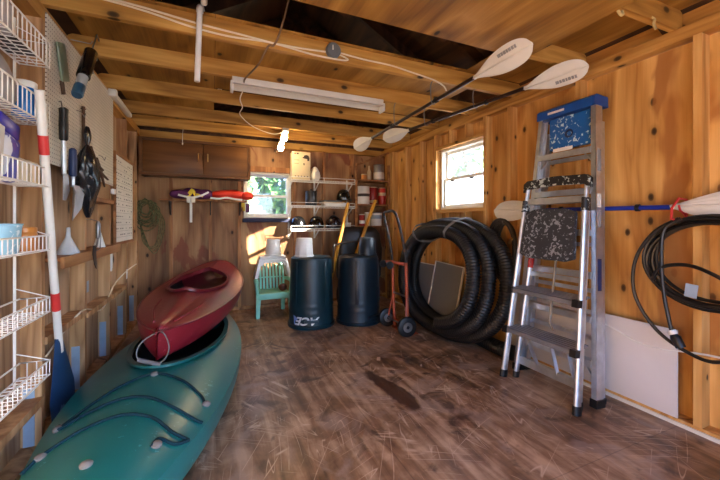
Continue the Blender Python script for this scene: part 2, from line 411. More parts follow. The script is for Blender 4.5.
for y in (3.10, 3.40): put('cripple_stud', MB().b2((XR - .089, y - .02, .04), (XR, y + .02, 1.365)), M['stud'], wr)
one('sheet_board', MB().b2((XR - .101, 1.16, .045), (XR - .0895, 2.43, .585), .002), M['board_white'], 'low off white sheet board fixed along the foot of the right wall behind the ladders', 'board')
struct('trim_1', MB().b2((XR - .101, -.6, .0), (XR - .0895, 4.8, .022)), M['white_paint'])
# studs: back (faces at y = 5.13)
M['stud_back'] = wood('brown_stud_lumber', (188, 136, 88), (158, 108, 68), (122, 78, 46), 2, ring=7, kscale=5.)
for x in (-.90, -.50, -.02, .36, 1.16, 1.62, 2.1):
    put('stud', MB().b2((x - .02, YB - .05, .04), (x + .02, YB, ZP - .08)), M['stud_back'], wb)
put('bottom_plate', MB().b2((XL + .09, YB - .05, 0), (XR - .09, YB, .04)), M['stud_back'], wb)
put('top_plate', MB().b2((XL + .09, YB - .06, ZP - .09), (XR - .09, YB, ZP)), M['joist'], wb)
put('header', MB().b2((.38, YB - .05, 1.98), (1.14, YB, 2.06)), M['stud_back'], wb)
# ceiling: loft plywood laid on the joists, open in two bays
ce = struct('ceiling', MB()
    .b2((XL + .10, 2.38, ZP + .125), (.02, 5.20, ZP + .140)).b2((.023, 2.38, ZP + .125), (2.32, 3.66, ZP + .140))
    .b2((.30, 4.38, ZP + .125), (2.32, 5.20, ZP + .140)).b2((XL + .10, -.9, ZP - .013), (2.07, 1.81, ZP - .0005)), M['ply_ceil'])
JY = (-.66, -.05, .56, 1.17, 1.77, 2.40, 2.99, 3.68, 4.38, 4.93)
for y in JY: put('joist', MB().b2((XL + .02, y, ZP), (XR - .02, y + .04, ZP + .125)), M['joist'], ce)
# eave boards close the gap between plates and roof
for sgn, xx in ((-1, XL), (1, XR)):
    put('eave_board', MB().b2((xx - .015, YF, ZP), (xx + .015, YB + .015, ZP + .135)), M['plate'], ce)
# roof
rf = MB(); sl = (ZR - ZP - .10) / (XM - XL)
for sgn in (-1, 1):
    xe = XM + sgn * (XR - XM + .06); ze = ZR - sl * (XR - XM + .06)
    p = [(XM, YF - .2, ZR), (XM, YB + .2, ZR), (xe, YB + .2, ze), (xe, YF - .2, ze)]
    rf.loft([[V(q) for q in p], [V(q) + V((0, 0, .03)) for q in p]])
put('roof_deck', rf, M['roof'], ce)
for y in JY:
    for sgn in (-1, 1):
        xe = XM + sgn * (XR - XM); ze = ZR - sl * (XR - XM)
        put('rafter', MB().bar((XM, y + .06, ZR - .062), (xe, y + .06, ze - .062 + .0), .04, .11, (0, 1, 0)) if False else
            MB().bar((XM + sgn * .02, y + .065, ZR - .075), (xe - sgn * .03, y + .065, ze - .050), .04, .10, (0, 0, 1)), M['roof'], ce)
for x in (.75, 1.5): put('web_brace', MB().bar((x, 2.03, ZP + .13), (x + .3, 2.03, ZP + .7), .04, .09), M['roof'], ce)
put('eave_sheet', MB().b2((2.03, -.9, ZP + .126), (2.70, 2.39, ZP + .133)), M['ply_ceil'], ce)

# windows
def sash_frame(m, ax, f0, f1, a0, a1, z0, z1, w):
    def bx(p0, p1, q0, q1):
        if ax == 'x': m.b2((f0, p0, q0), (f1, p1, q1), .003)
        else: m.b2((p0, f0, q0), (p1, f1, q1), .003)
    bx(a0, a0 + w, z0, z1); bx(a1 - w, a1, z0, z1); bx(a0 + w, a1 - w, z0, z0 + w); bx(a0 + w, a1 - w, z1 - w, z1)
    return m
def window(n, ax, fixed, hole, dirn):
    a0, a1, z0, z1 = hole; zm = (z0 + z1) / 2 + (0 if n == 2 else -.01)
    d = lambda t: tuple(sorted((fixed + dirn * t, fixed + dirn * (t + .035))))
    f0, f1 = sorted((fixed - dirn * .03, fixed + dirn * .075))
    w = struct('window_%d' % n, sash_frame(MB(), ax, f0, f1, a0, a1, z0, z1, .028), M['white_paint'])
    for k, (q0, q1, t) in enumerate(((z0 + .028, zm + .018, 0.), (zm - .018, z1 - .028, .036))):
        s0, s1 = d(t); sa = put('sash', sash_frame(MB(), ax, s0, s1, a0 + .028, a1 - .028, q0, q1, .034), M['white'], w)
        m = MB(); mid = (s0 + s1) / 2
        if ax == 'x': m.b2((mid - .002, a0 + .06, q0 + .03), (mid + .002, a1 - .06, q1 - .03))
        else: m.b2((a0 + .06, mid - .002, q0 + .03), (a1 - .06, mid + .002, q1 - .03))
        put('pane', m, M['glass_hazy' if n == 2 and k == 0 else 'glass'], sa)
    return w
w2 = window(2, 'x', XR, W2, 1)
w1 = window(1, 'y', YB, W1, 1)
for y in (3.08, 3.42): put('sash_latch', MB().b2((XR - .02, y - .02, 1.745), (XR + .01, y + .02, 1.765), .003), M['dark_print'], w2)
one('sill_cloth', MB().b2((.40, YB - .14, 1.245), (1.08, YB - .001, 1.300), .008), M['sill_dark'], 'folded dark blue cloth lying along the sill of the back window', 'cloth')

# trees and shrubs seen through the panes
def tree(x, y, h, r, label, seed):
    rnd = random.Random(seed); t = thing('tree', label, 'tree', (x, y, -.08))
    put('trunk', MB().tube([(x, y, -.08), (x + .05, y, h * .4), (x - .05, y + .1, h * .8)], [.12, .09, .04], 10), M['bark'], t)
    m = MB()
    for i in range(1900):
        a = rnd.uniform(0, 2 * pi); q = rnd.uniform(-1, 1); rr = r * rnd.uniform(.55, 1.)
        c = V((x + rr * math.cos(a) * (1 - q * q) ** .5, y + rr * math.sin(a) * (1 - q * q) ** .5, h * .72 + q * h * .42))
        d = V((rnd.gauss(0, 1), rnd.gauss(0, 1), rnd.gauss(0, 1))).normalized(); e = d.orthogonal().normalized() * .12
        f = d * .16; m.quad(c - f, c + e, c + f, c - e)
    put('foliage', m, M['leaf'], t)
tree(6.3, 7.35, 4.6, 2.0, 'leafy green tree outside the right window', 1)
tree(.15, 9.2, 3.4, .9, 'thin tree outside the left half of the back window', 2)
tree(2.3, 10.2, 4.0, 1.3, 'bushy tree outside the right half of the back window', 3)
# ------------------------------------------------------------------ kayaks
class Kayak:
    """local frame: +y runs bow -> stern, z up, keel at z = 0 amidships"""
    def __init__(k, L, B, D, crown, rise_b, rise_s, rock_b, rock_s, pw=1.6, fine=.62, shift=.0, hexp=.55, ridge=0.):
        k.__dict__.update(locals())
    def hw(k, s):
        u = abs(2 * s - 1 + k.shift); return k.B / 2 * max(0., 1 - min(1, u) ** 2.1) ** k.fine
    def sheer(k, s):
        u = 2 * s - 1; return k.D + (k.rise_s if u > 0 else k.rise_b) * abs(u) ** 2.6
    def keel(k, s):
        u = 2 * s - 1; return (k.rock_s if u > 0 else k.rock_b) * abs(u) ** 3.4
    def crn(k, s): return k.crown * (math.sin(pi * min(1, max(0, s))) ** .8) + .012
    def P(k, s, t):
        w = k.hw(s); a = abs(t)
        return V((w * t, (s - .5) * k.L, k.sheer(s) + k.crn(s) * (1 - a ** k.pw) + k.ridge * max(0, 1 - a * 3.2) * (math.sin(pi * s) ** .5)))
    def hull(k, off=0.):
        rings = []
        for i in range(61):
            s = i / 60; w = k.hw(s); z1 = k.sheer(s); z0 = k.keel(s); r = []
            for j in range(25):
                a = pi * j / 24; c = math.cos(a); q = math.sin(a)
                y = w * (1 if c > 0 else -1) * abs(c) ** k.hexp
                r.append(V((y, (s - .5) * k.L, z1 - (z1 - z0) * abs(q) ** .8)))
            rings.append(r)
        m = MB(); m.loft(rings, closed=False, cap=False)
        bmesh.ops.solidify(m.bm, geom=m.bm.faces[:], thickness=.006) if off else None
        return m
    def deck(k, s0, s1, hwid, off=0., lim=99.):
        """upper shell with the cockpit cut out: a super-ellipse s0..s1, half width hwid"""
        NS, NT_ = 150, 48; sc = (s0 + s1) / 2; sr = (s1 - s0) / 2; m = MB(); g = {}
        def f(s, t):
            w = k.hw(s); e = k.egg(s, sc, sr)
            return ((abs(s - sc) / sr) ** 2.4 + (abs(w * t) / (hwid * e)) ** 2.4) ** (1 / 2.4)
        for i in range(NS + 1):
            for j in range(NT_ + 1):
                s = i / NS; t = -1 + 2 * j / NT_; d = f(s, t)
                if .90 < d < 1.12 and abs(t) < .98:
                    s = sc + (s - sc) / d; w = max(.02, k.hw(s)); t = max(-.98, min(.98, t * k.hw(i / NS) / d / w))
                g[i, j] = m.bm.verts.new(k.P(s, t * (1 + off)) + V((0, 0, off))); g[i, j, 'd'] = d
        for i in range(NS):
            for j in range(NT_):
                q = [(i, j), (i + 1, j), (i + 1, j + 1), (i, j + 1)]
                if sum(g[a, b, 'd'] for a, b in q) / 4 < 1.0 or max(g[a, b, 'd'] for a, b in q) > lim: continue
                try: m.bm.faces.new([g[p] for p in q])
                except ValueError: pass
        bmesh.ops.delete(m.bm, geom=[v for v in m.bm.verts if not v.link_faces], context='VERTS')
        return m
    def liner(k, s0, s1):
        rings = []
        for i in range(25):
            s = s0 - .07 + (s1 - s0 + .14) * i / 24; w = k.hw(s) - .012; z1 = k.sheer(s) + .005; z0 = k.keel(s) + .012
            rings.append([V((w * (1 if math.cos(a) > 0 else -1) * abs(math.cos(a)) ** k.hexp, (s - .5) * k.L, z1 - (z1 - z0) * abs(math.sin(a)) ** .8)) for a in [pi * j / 24 for j in range(25)]])
        m = MB(); m.loft(rings, closed=False, cap=False); return m
    def egg(k, s, sc, sr): return 1 - .22 * min(1, max(0, (sc - s) / sr)) ** 1.5
    def coaming(k, s0, s1, hwid, h, r):
        sc = (s0 + s1) / 2; sr = (s1 - s0) / 2; lo = []; hi = []; ou = []; inn = []; N = 72
        for i in range(N):
            a = 2 * pi * i / N; c = math.cos(a); q = math.sin(a)
            es = abs(c) ** (2 / 2.4) * (1 if c > 0 else -1); et = abs(q) ** (2 / 2.4) * (1 if q > 0 else -1)
            s = sc + sr * es; x = hwid * k.egg(s, sc, sr) * et; p = k.P(s, max(-1, min(1, x / k.hw(s)))); n = V((et * .8, es, 0)).normalized()
            lo.append(p - V((0, 0, .012)) + n * .004); hi.append(p + V((0, 0, h)) - n * .004)
            ou.append(p + V((0, 0, h)) + n * r); inn.append(p + V((0, 0, h - .012)) + n * r)
        m = MB(); m.loft([[V(q) for q in z] for z in (lo, hi, ou, inn)], True, False); return m

def place(o, M4):
    o.location = M4.to_translation(); o.rotation_euler = M4.to_euler()
def frame(bow, stern, roll=0.):
    y = (V(stern) - V(bow)).normalized(); x = y.cross(V((0, 0, 1))).normalized(); z = x.cross(y)
    R = Matrix((x, y, z)).transposed().to_4x4() @ Matrix.Rotation(roll, 4, 'Y')
    return Matrix.Translation((V(bow) + V(stern)) / 2) @ R

# --- the big teal one on the floor
tk = thing('kayak', 'large teal kayak on the floor by the left wall, bungee cords across its bow', 'kayak')
T = Kayak(3.52, .91, .25, .105, .05, .06, .14, .16, 1.9, .95, 0, .5)
place(tk, frame((-.475, 1.06, 0), (-.03, 4.55, 0)))
put('hull', T.hull(), M['teal'], tk, True); TC = (.385, .80, .30)
put('deck', T.deck(*TC), M['teal'], tk, True, ang=60); put('coaming', T.coaming(TC[0], TC[1], TC[2], .026, .030), M['teal_dark'], tk, True)
mi = MB().b2((-.20, -.28, .02), (.20, .12, .07), .02); mi.box((0, .14, .11), (.36, .04, .14), Matrix.Rotation(-.25, 3, 'X'), .015)
put('seat', mi, M['inside'], tk, True)
put('cockpit_liner', T.liner(TC[0], TC[1]), M['inside'], tk, True); put('inner_lining', T.deck(*TC, -.007, 1.9), M['inside'], tk, True)
def cord(k, root, pts, r=.006):
    w = [k.P(s, t) + V((0, 0, r * .8)) for s, t in pts]
    put('bungee_cord', MB().tube(spline(w, 8), r, 7), M['bungee'], root, True)
cord(T, tk, [(.262, -.80), (.30, -.55), (.335, -.30), (.358, .02), (.335, .40), (.300, .72), (.280, .84)], .0075)
cord(T, tk, [(.270, -.83), (.258, -.79), (.272, -.55), (.287, -.20), (.280, .15), (.255, .55), (.238, .86), (.236, .97)], .0075)
cord(T, tk, [(.185, -1.0), (.205, -.82), (.228, -.45), (.240, -.05), (.230, .35), (.205, .72), (.198, .97)], .0075)
cord(T, tk, [(.198, .97), (.186, .85), (.190, .62), (.176, .60)], .0075)
for s, t in ((.262, -.82), (.358, .02), (.280, .86), (.203, -.84), (.180, .64), (.15, -.1)):
    p = T.P(s, t); put('deck_fitting', MB().lathe([(.020, -.004), (.022, .008), (.014, .016), (.006, .018)], p, n=16), M['strap'], tk, True)
ln = MB().tube([T.P(.02, 0) + V((0, -.01, .0)), T.P(.0, 0) + V((0, -.04, -.02)), T.P(0, 0) + V((0, -.05, -.10))], .008); put('bow_loop', ln, M['bungee'], tk, True)

# --- the maroon one resting in its cockpit
rk = thing('kayak', 'maroon kayak lying on top of the teal one, its bow down in the open cockpit', 'kayak')
Rk = Kayak(2.62, .78, .235, .075, .00, .10, .05, .10, 1.35, .66, -.04, .60, .022)
place(rk, frame((-.325, 2.47, .328), (.085, 5.05, .39), math.radians(2)))
put('hull', Rk.hull(), M['red'], rk, True); RC = (.30, .69, .245)
put('deck', Rk.deck(*RC), M['red'], rk, True, ang=50); put('coaming', Rk.coaming(RC[0], RC[1], RC[2], .030, .024), M['red_rim'], rk, True)
rim = MB()
for sg in (-1, 1):
    rim.tube([Rk.P(i / 40, sg) + V((0, 0, -.004)) for i in range(41)], .0085, 8)
put('seam_rim', rim, M['red_rim'], rk, True)
put('seat', MB().b2((-.18, .02, .03), (.18, .36, .09), .02).box((0, .38, .10), (.36, .05, .1), Matrix.Rotation(-.2, 3, 'X'), .02), M['inside'], rk, True)
put('cockpit_liner', Rk.liner(RC[0], RC[1]), M['inside'], rk, True); put('inner_lining', Rk.deck(*RC, -.007, 1.9), M['inside'], rk, True)
b = Rk.P(0.0, 0)
lp = [b + V(q) for q in ((.0, .03, -.02), (-.07, -.03, -.06), (-.085, -.06, -.13), (-.02, -.075, -.175), (.06, -.07, -.165), (.085, -.04, -.10), (.05, .0, -.03), (.0, .03, -.02))]
lg = put('bow_line', MB().tube(spline(lp[:-1], 6, True), .004, 6, True), M['strap'], rk, True)
put('carry_toggle', MB().cyl(b + V((-.075, -.068, -.15)), b + V((.05, -.075, -.185)), .013, n=12), M['grey'], rk, True)
for sg in (-1, 1):
    rr = [Rk.P(s, sg * .58 * (1 - abs(s - .17) * 1.2)) + V((0, 0, .002)) for s in [.06 + .02 * i for i in range(11)]]
    put('deck_rib', MB().tube(rr, .008, 6), M['red'], rk, True)

# ------------------------------------------------------------------ left wall: the wire door-rack
rack = thing('wire_rack', 'tall white wire rack of six baskets fixed to the left wall studs', 'rack', (-.80, 1.8, .4))
XB, XF = -.849, -.725
up = MB()
for y in (1.62, 2.10):
    up.tube([(XB + .006, y, .45), (XB + .006, y, 2.2)], .006, 6)
put('upright', up, M['white_wire'], rack)
RZ = [(2.00, .115), (1.715, .105), (1.42, .085), (1.115, .07), (.815, .07), (.51, .07)]
for z, h in RZ:
    m = MB(); y0, y1 = 1.42, 2.13; r = .0026
    ringp = lambda zz, xo=0: [(XB + .012, y0, zz), (XF + xo, y0, zz), (XF + xo, y1, zz), (XB + .012, y1, zz)]
    for zz in (z, z + h): m.tube(ringp(zz), .004, 6, True)
    n = 19
    for i in range(n + 1):
        y = y0 + (y1 - y0) * i / n
        m.tube([(XB + .012, y, z), (XF, y, z), (XF, y, z + h)], r, 5)
    for xx in (XB + .045, XB + .08): m.tube([(xx, y0, z), (xx, y1, z)], r, 5)
    for xx in (XB + .04, XB + .075): m.tube([(xx, y1, z), (xx, y1, z + h)], r, 5)
    m.tube([(XB + .008, y1 - .02, z + h + .05), (XF, y1, z + h)], r, 5)
    put('basket', m, M['white_wire'], rack)
XC = (XB + XF) / 2 + .005
def bagmesh(c, sx, sy, sz, seed, flat=.25):
    m = MB(); rnd = random.Random(seed); rings = []
    for i in range(9):
        v = i / 8; w = (math.sin(pi * min(.98, v * .82 + .16))) ** .5; rings.append([])
        for j in range(20):
            a = 2 * pi * j / 20; q = noise.noise(V((math.cos(a) * 1.3, math.sin(a) * 1.3, v * 3 + seed))) * flat
            rings[-1].append(V((c[0] + sx * w * math.cos(a) * (1 + q) * .5, c[1] + sy * w * math.sin(a) * (1 + q) * .5, c[2] + v * sz)))
    m.loft(rings); return m
one('canister', MB().lathe([(.048, 0), (.052, .01), (.052, .10), (.045, .12), (.0, .125)], (XC, 1.80, 2.004)), M['greybag'], 'grey rounded tub in the topmost wire basket', 'tub')
one('tray', MB().box((XC - .01, 1.95, 2.013), (.10, .17, .012), None, .002), M['dark_print'], 'flat dark tray lying in the topmost wire basket', 'tray')
t = thing('squeeze_bottle', 'white bottle with a red cap in the second wire basket from the top', 'bottle', (XC, 1.66, 1.72))
put('body', MB().lathe([(.04, 0), (.044, .01), (.044, .15), (.018, .19)], (XC, 1.66, 1.72)), M['white'], t)
put('cap', MB().lathe([(.022, .188), (.022, .23), (.012, .25)], (XC, 1.66, 1.72)), M['label_red'], t, label='red cap')
one('plastic_bag', bagmesh((XC, 1.82, 1.72), .08, .20, .20, 3), M['greybag'], 'crumpled grey plastic bag in the second wire basket from the top', 'bag')
t = thing('jar', 'bright blue jar at the end of the second wire basket from the top', 'jar', (XC, 2.04, 1.72))
put('body', MB().lathe([(.040, 0), (.046, .012), (.046, .12), (.038, .14)], (XC, 2.04, 1.72)), M['bluecan'], t)
put('lid', MB().lathe([(.042, .138), (.042, .165), (.04, .168)], (XC, 2.04, 1.72)), M['white'], t, label='white lid')
pk = thing('packet', 'blue and white packet leaning in the third wire basket from the top', 'packet', (XC, 1.87, 1.424))
put('bag', MB().loft([[V((XC + .03 * w * math.cos(a) - .00 , 1.87 + .085 * q * math.sin(a) + .05 * v, 1.424 + .26 * v)) for a in [2 * pi * j / 20 for j in range(20)]]
     for v, w, q in ((0, .8, .95), (.1, 1.2, 1), (.5, 1.25, 1), (.85, .8, 1), (.97, .15, 1), (1, .1, 1))]) and None or MB().box((XC + .0, 1.85, 1.52), (.05, .17, .19), Matrix.Rotation(-.2, 3, 'X'), .018), M['packblue'], pk)
put('folded_top', MB().box((XC, 1.875, 1.645), (.04, .16, .07), Matrix.Rotation(-.2, 3, 'X'), .012), plain('royal_blue_film', (44, 40, 160), .35), pk, label='dark blue top')
one('packet', MB().box((XC + .03, 1.69, 1.53), (.03, .14, .2), Matrix.Rotation(-.12, 3, 'X'), .004), M['white'], 'white packet at the near end of the third wire basket', 'packet')
for i, (y, mt, lb) in enumerate(((1.995, 'card', 'cream'), (2.05, 'pale_wood', 'tan'))):
    one('small_box', MB().box((XC, y, 1.424 + .05), (.07, .045, .10), None, .003), M[mt], lb + ' small box at the far end of the third wire basket', 'box')
t = thing('tub', 'pale blue patterned open tub in the fourth wire basket from the top', 'tub', (XC, 1.86, 1.119))
put('body', MB().lathe([(.040, 0), (.043, .004), (.051, .115), (.054, .118), (.054, .124), (.048, .12), (.040, .01)], (XC, 1.86, 1.119), sy=1.7), M['tubblue'], t)
t = thing('jar', 'amber jar beside the pale blue tub in the fourth wire basket', 'jar', (XC, 2.035, 1.119))
put('body', MB().lathe([(.04, 0), (.045, .006), (.045, .075), (.04, .085)], (XC, 2.035, 1.119)), M['amber'], t)
put('lid', MB().lathe([(.043, .084), (.043, .105), (.04, .108)], (XC, 2.035, 1.119)), M['amber'], t)
# canoe paddle leaning in front of the rack
pa, pb = V((-.835, 2.665, .045)), V((-.700, 1.945, 1.875)); dr = (pb - pa).normalized()
cp = thing('canoe_paddle', 'long white shafted paddle with a navy blade leaning against the wire rack', 'paddle', pa)
put('shaft', MB().tube([pa + dr * q for q in (.50, .9, 1.5, 1.93)], .0185, 14), M['blade'], cp)
wn = V((.30, .95, .2)); wn = (wn - dr * wn.dot(dr)).normalized(); nn = wn.cross(dr).normalized()
m = MB(); rings = []
for i in range(20):
    v = i / 19; d_ = v * .60; w = .105 * min(1, (.18 + 1.35 * (1 - v) ** .8)) * (1 if v > .06 else .8 + v * 3.3)
    w = .098 * (1 - max(0, v - .35) / .65 * .76); th = .008 + .010 * v
    c = pa + dr * d_
    rings.append([c + wn * (w * math.cos(a)) + nn * (th * math.sin(a) * (.35 + .65 * abs(math.sin(a)) ** 2)) for a in [2 * pi * j / 24 for j in range(24)]])
m.loft(rings); put('blade', m, M['navy'], cp, label='pale flecked navy blue blade')
for q0, q1 in ((1.64, 1.73), (.78, .89)): put('tape_band', MB().cyl(pa + dr * q0, pa + dr * q1, .0198, n=14), M['red_tape'], cp, label='red tape band')

# ------------------------------------------------------------------ left wall: pegboard and what hangs on it
xp = XL + .0895
one('pegboard', MB().b2((xp, 2.44, 1.585), (xp + .006, 3.84, 2.415)), M['peg'], 'white perforated pegboard across the left wall studs', 'pegboard'); xp += .006
# caulking gun, standing out from the board on a hook
a, b = V((-.755, 2.60, 2.02)), V((-.735, 2.90, 2.53)); d = (b - a).normalized(); side = d.cross(V((1, 0, 0))).normalized()
t = thing('caulking_gun', 'black and blue caulking gun hanging at the top of the pegboard', 'caulking gun', a)
put('barrel', MB().tube([a + d * .17, a + d * .175, a + d * .42, a + d * .43], [.034, .038, .038, .03], 20), M['black_gloss'], t)
put('tube_end', MB().tube([a + d * .0, a + d * .01, a + d * .08, a + d * .09], [.026, .031, .031, .028], 20), plain('blue_label', (46, 84, 112), .35), t, label='blue tube end')
put('clear_sleeve', MB().tube([a + d * .088, a + d * .17], .029, 20), M['clear'], t)
put('frame_rail', MB().bar(a + d * .09 + side * .045, a + d * .46 + side * .045, .012, .02), M['steel'], t)
put('push_rod', MB().tube([a + d * .42, a + d * .60, a + d * .615 + side * .0, a + d * .62 + side * .05], .005, 8), M['steel'], t)
put('handle', MB().bar(a + d * .43 - side * .0, a + d * .47 + side * .09, .02, .03, bev=.006).bar(a + d * .40 + side * .03, a + d * .33 + side * .10, .012, .02), M['steel'], t)
put('hanging_hook', MB().tube([(xp - .002, 2.80, 2.44), (-.80, 2.82, 2.445), (-.75, 2.84, 2.45), (-.74, 2.84, 2.47)], .003, 6), M['steel'], t)
one('plastic_packet', MB().box((xp + .012, 2.63, 2.22), (.012, .12, .22), Matrix.Rotation(.35, 3, 'X'), .004), M['green_clear'], 'greenish clear packet hanging on the pegboard', 'packet')
one('bracket', MB().box((xp + .008, 2.64, 2.07), (.014, .035, .08), Matrix.Rotation(.4, 3, 'X'), .003), M['rust'], 'small dark clip on the pegboard below the greenish packet', 'clip')
for y, z, l in ((2.93, 2.01, 'below the caulking gun'), (3.42, 1.79, 'right of the centre')):
    m = MB().tube([(xp - .001, y - .03, z), (xp + .02, y - .02, z - .005), (xp + .03, y + .02, z - .03), (xp + .032, y + .04, z)], .003, 6)
    one('peg_hook', m, M['steel'], 'bent wire hook on the pegboard ' + l, 'hook')
# long trowel with black rubber grip
t = thing('digging_tool', 'steel digging tool with a thick black grip hanging on the pegboard', 'tool', (xp + .03, 2.60, 1.42))
put('grip', MB().lathe([(.014, 0), (.022, .01), (.024, .09), (.022, .16), (.024, .19), (.012, .20)], (xp + .03, 2.585, 1.735)), M['black'], t, label='black rubber grip')
put('shaft', MB().cyl((xp + .03, 2.588, 1.53), (xp + .03, 2.585, 1.74), .013), M['alu'], t)
put('blade', MB().prism([(-.035, .0), (.035, .0), (.045, -.10), (.02, -.16), (-.02, -.16), (-.045, -.10)], lambda u, v, q: (xp + .03 + q + u * u * 6, 2.59 + u, 1.54 + v), -.002, .002), M['alu'], t)
put('hang_loop', MB().tube([(xp + .03, 2.56, 1.935), (xp + .02, 2.58, 1.97), (xp + .002, 2.60, 1.97)], .003, 6), M['steel'], t)
t = thing('hand_shovel', 'silver bladed hand shovel with a navy handle hanging on the pegboard', 'tool', (xp + .035, 2.70, 1.29))
put('handle', MB().lathe([(.012, 0), (.021, .01), (.022, .10), (.020, .17), (.010, .18)], (xp + .04, 2.70, 1.535)), M['navy_grip'], t)
put('socket', MB().cyl((xp + .04, 2.70, 1.47), (xp + .04, 2.70, 1.54), .011), M['alu'], t)
put('blade', MB().prism([(-.05, 0), (.05, 0), (.07, -.05), (.060, -.14), (.0, -.22), (-.060, -.14), (-.07, -.05)], lambda u, v, q: (xp + .04 + q + u * u * 8, 2.69 + u, 1.48 + v), -.002, .002), M['alu'], t)
one('iron_rod', MB().tube([(xp + .015, 2.98, 2.06), (xp + .015, 2.985, 1.60)], .011, 10).tube([(xp + .0, 2.975, 2.045), (xp + .03, 2.985, 2.045)], .004, 6), M['rust'], 'rusty brown rod hanging upright on the pegboard', 'rod')
m = MB(); rings = []
for i in range(26):
    v = i / 25; w = .018 + .094 * max(0, math.sin(pi * min(1, max(0, (v - .22) / .78)) ** .8)) ** .8 if v > .2 else .018 + .02 * math.sin(pi * v / .2)
    rings.append([])
    for j in range(28):
        a_ = 2 * pi * j / 28; q = 1 + .42 * noise.noise(V((math.cos(a_) * 2.8, math.sin(a_) * 2.8, v * 4.)))
        rings[-1].append(V((xp + .062 + .50 * w * q * math.cos(a_), 2.89 + .02 * v + w * q * math.sin(a_), 1.90 - v * .62)))
m.loft(rings); one('dry_bag', m, plain('shiny_black_film', (24, 27, 34), .24, 0, .2), 'shiny black crumpled bag hanging on the pegboard', 'bag')
for i, (y, z, r, l) in enumerate(((3.22, 1.72, .35, 'upper'), (3.36, 1.66, .30, 'lower'))):
    t = thing('iron_tongs', 'rusty iron tongs hanging aslant on the pegboard, the %s pair' % l, 'tongs', (xp + .02, y, z))
    for k in (-1, 1):
        put('arm', MB().tube([(xp + .02 + .012 * k, y - .14, z + .06 + .02 * k), (xp + .02, y, z + .01 * k), (xp + .02 - .012 * k, y + .17, z - .08 - .03 * k)], [.009, .013, .007], 8), M['rust'], t)
# framed white key board on the studs further back
kb = thing('chart_board', 'framed white wall board ruled with rows of dark marks', 'board', (-.84, 4.27, 1.04))
x0 = XL + .09
put('panel', MB().b2((x0, 3.88, 1.055), (x0 + .012, 4.66, 1.895)), M['white'], kb)
put('frame', MB().b2((x0, 3.855, 1.03), (x0 + .022, 3.88, 1.92)).b2((x0, 4.66, 1.03), (x0 + .022, 4.685, 1.92)).b2((x0, 3.88, 1.03), (x0 + .022, 4.66, 1.055)).b2((x0, 3.88, 1.895), (x0 + .022, 4.66, 1.92)), M['shelf_wood'], kb)
m = MB(); rnd = random.Random(4)
for r_ in range(13):
    z = 1.845 - r_ * .06
    m.b2((x0 + .0125, 3.90, z - .026), (x0 + .0132, 4.64, z - .024))
    for c in range(9):
        if rnd.random() < .75: m.b2((x0 + .0125, 3.92 + c * .08, z - .006), (x0 + .0134, 3.92 + c * .08 + rnd.uniform(.02, .05), z + .006))
put('ruled_marks', m, M['grey'], kb)
one('knob', MB().box((x0 + .015, 3.80, 1.53), (.03, .07, .05), None, .008), M['white'], 'small white knob just left of the framed wall board', 'knob')
# shelf, funnel, trowel, cone
sh = thing('ledge_shelf', 'narrow wooden ledge shelf between the left wall studs', 'shelf', (-.87, 3.1, 1.03))
put('board', MB().b2((XL + .002, 2.445, 1.025), (XL + .155, 3.755, 1.045)), M['shelf_wood'], sh)
put('front_lip', MB().b2((XL + .155, 2.445, .985), (XL + .172, 3.755, 1.05)), M['shelf_wood'], sh)
one('upper_ledge', MB().b2((XL + .001, 3.13, 1.41), (XL + .12, 3.755, 1.445)), M['shelf_wood'], 'short wooden ledge between the studs just under the pegboard', 'shelf')
one('funnel', MB().lathe([(.062, 0), (.062, .008), (.014, .11), (.010, .17), (.007, .17), (.011, .11), (.057, .006)], (XL + .10, 2.74, 1.0455), n=24, cap=False), M['clear'], 'clear plastic funnel upside down on the wooden ledge shelf', 'funnel')
one('candle', MB().lathe([(.040, 0), (.040, .006), (.016, .10), (.013, .115), (0, .117)], (XL + .10, 3.40, 1.0455)), M['white'], 'small white cone shaped candle standing on the wooden ledge shelf', 'candle')
t = thing('garden_trowel', 'black garden trowel hanging blade down in front of the ledge shelf', 'trowel', (XL + .20, 2.97, .93))
xx = XL + .19
put('handle', MB().lathe([(.006, 0), (.014, .02), (.015, .11), (.008, .13)], (xx, 3.0, 1.125)), M['steel'], t)
put('neck', MB().tube([(xx, 3.0, 1.13), (xx, 2.985, 1.10), (xx, 2.965, 1.075)], .006, 8), M['steel'], t)
put('blade', MB().prism([(-.034, 0), (.034, 0), (.036, -.06), (.024, -.13), (0, -.165), (-.024, -.13), (-.036, -.06)], lambda u, v, q: (xx + q - u * u * 8, 2.96 + u, 1.085 + v), -.002, .002), M['black'], t)
one('hook_bracket', MB().tube([(XL + .173, 3.02, 1.04), (xx + .01, 3.01, 1.06), (xx + .018, 3.0, 1.16), (xx, 3.0, 1.256), (XL + .14, 3.02, 1.27), (XL + .089, 3.11, 1.27)], .003, 6), M['steel'], 'bent wire hook holding the black garden trowel', 'hook')
one('thermometer', MB().b2((XL + .09, 3.765, .80), (XL + .10, 3.795, 1.02), .004).b2((XL + .10, 3.776, .83), (XL + .104, 3.784, 1.0)), M['white'], 'thin white thermometer strip on a stud under the framed board', 'thermometer')
one('notice_tag', MB().b2((XL + .0, 3.42, .675), (XL + .004, 3.50, .765)).b2((XL + .004, 3.44, .70), (XL + .005, 3.48, .73)), M['foil'], 'small pale tag on the boards above the blocking', 'tag')
one('notice_tag', MB().b2((XL + .0895, 4.40, .635), (XL + .094, 4.44, .735)), M['white'], 'small white tag on a stud near the back corner', 'tag')
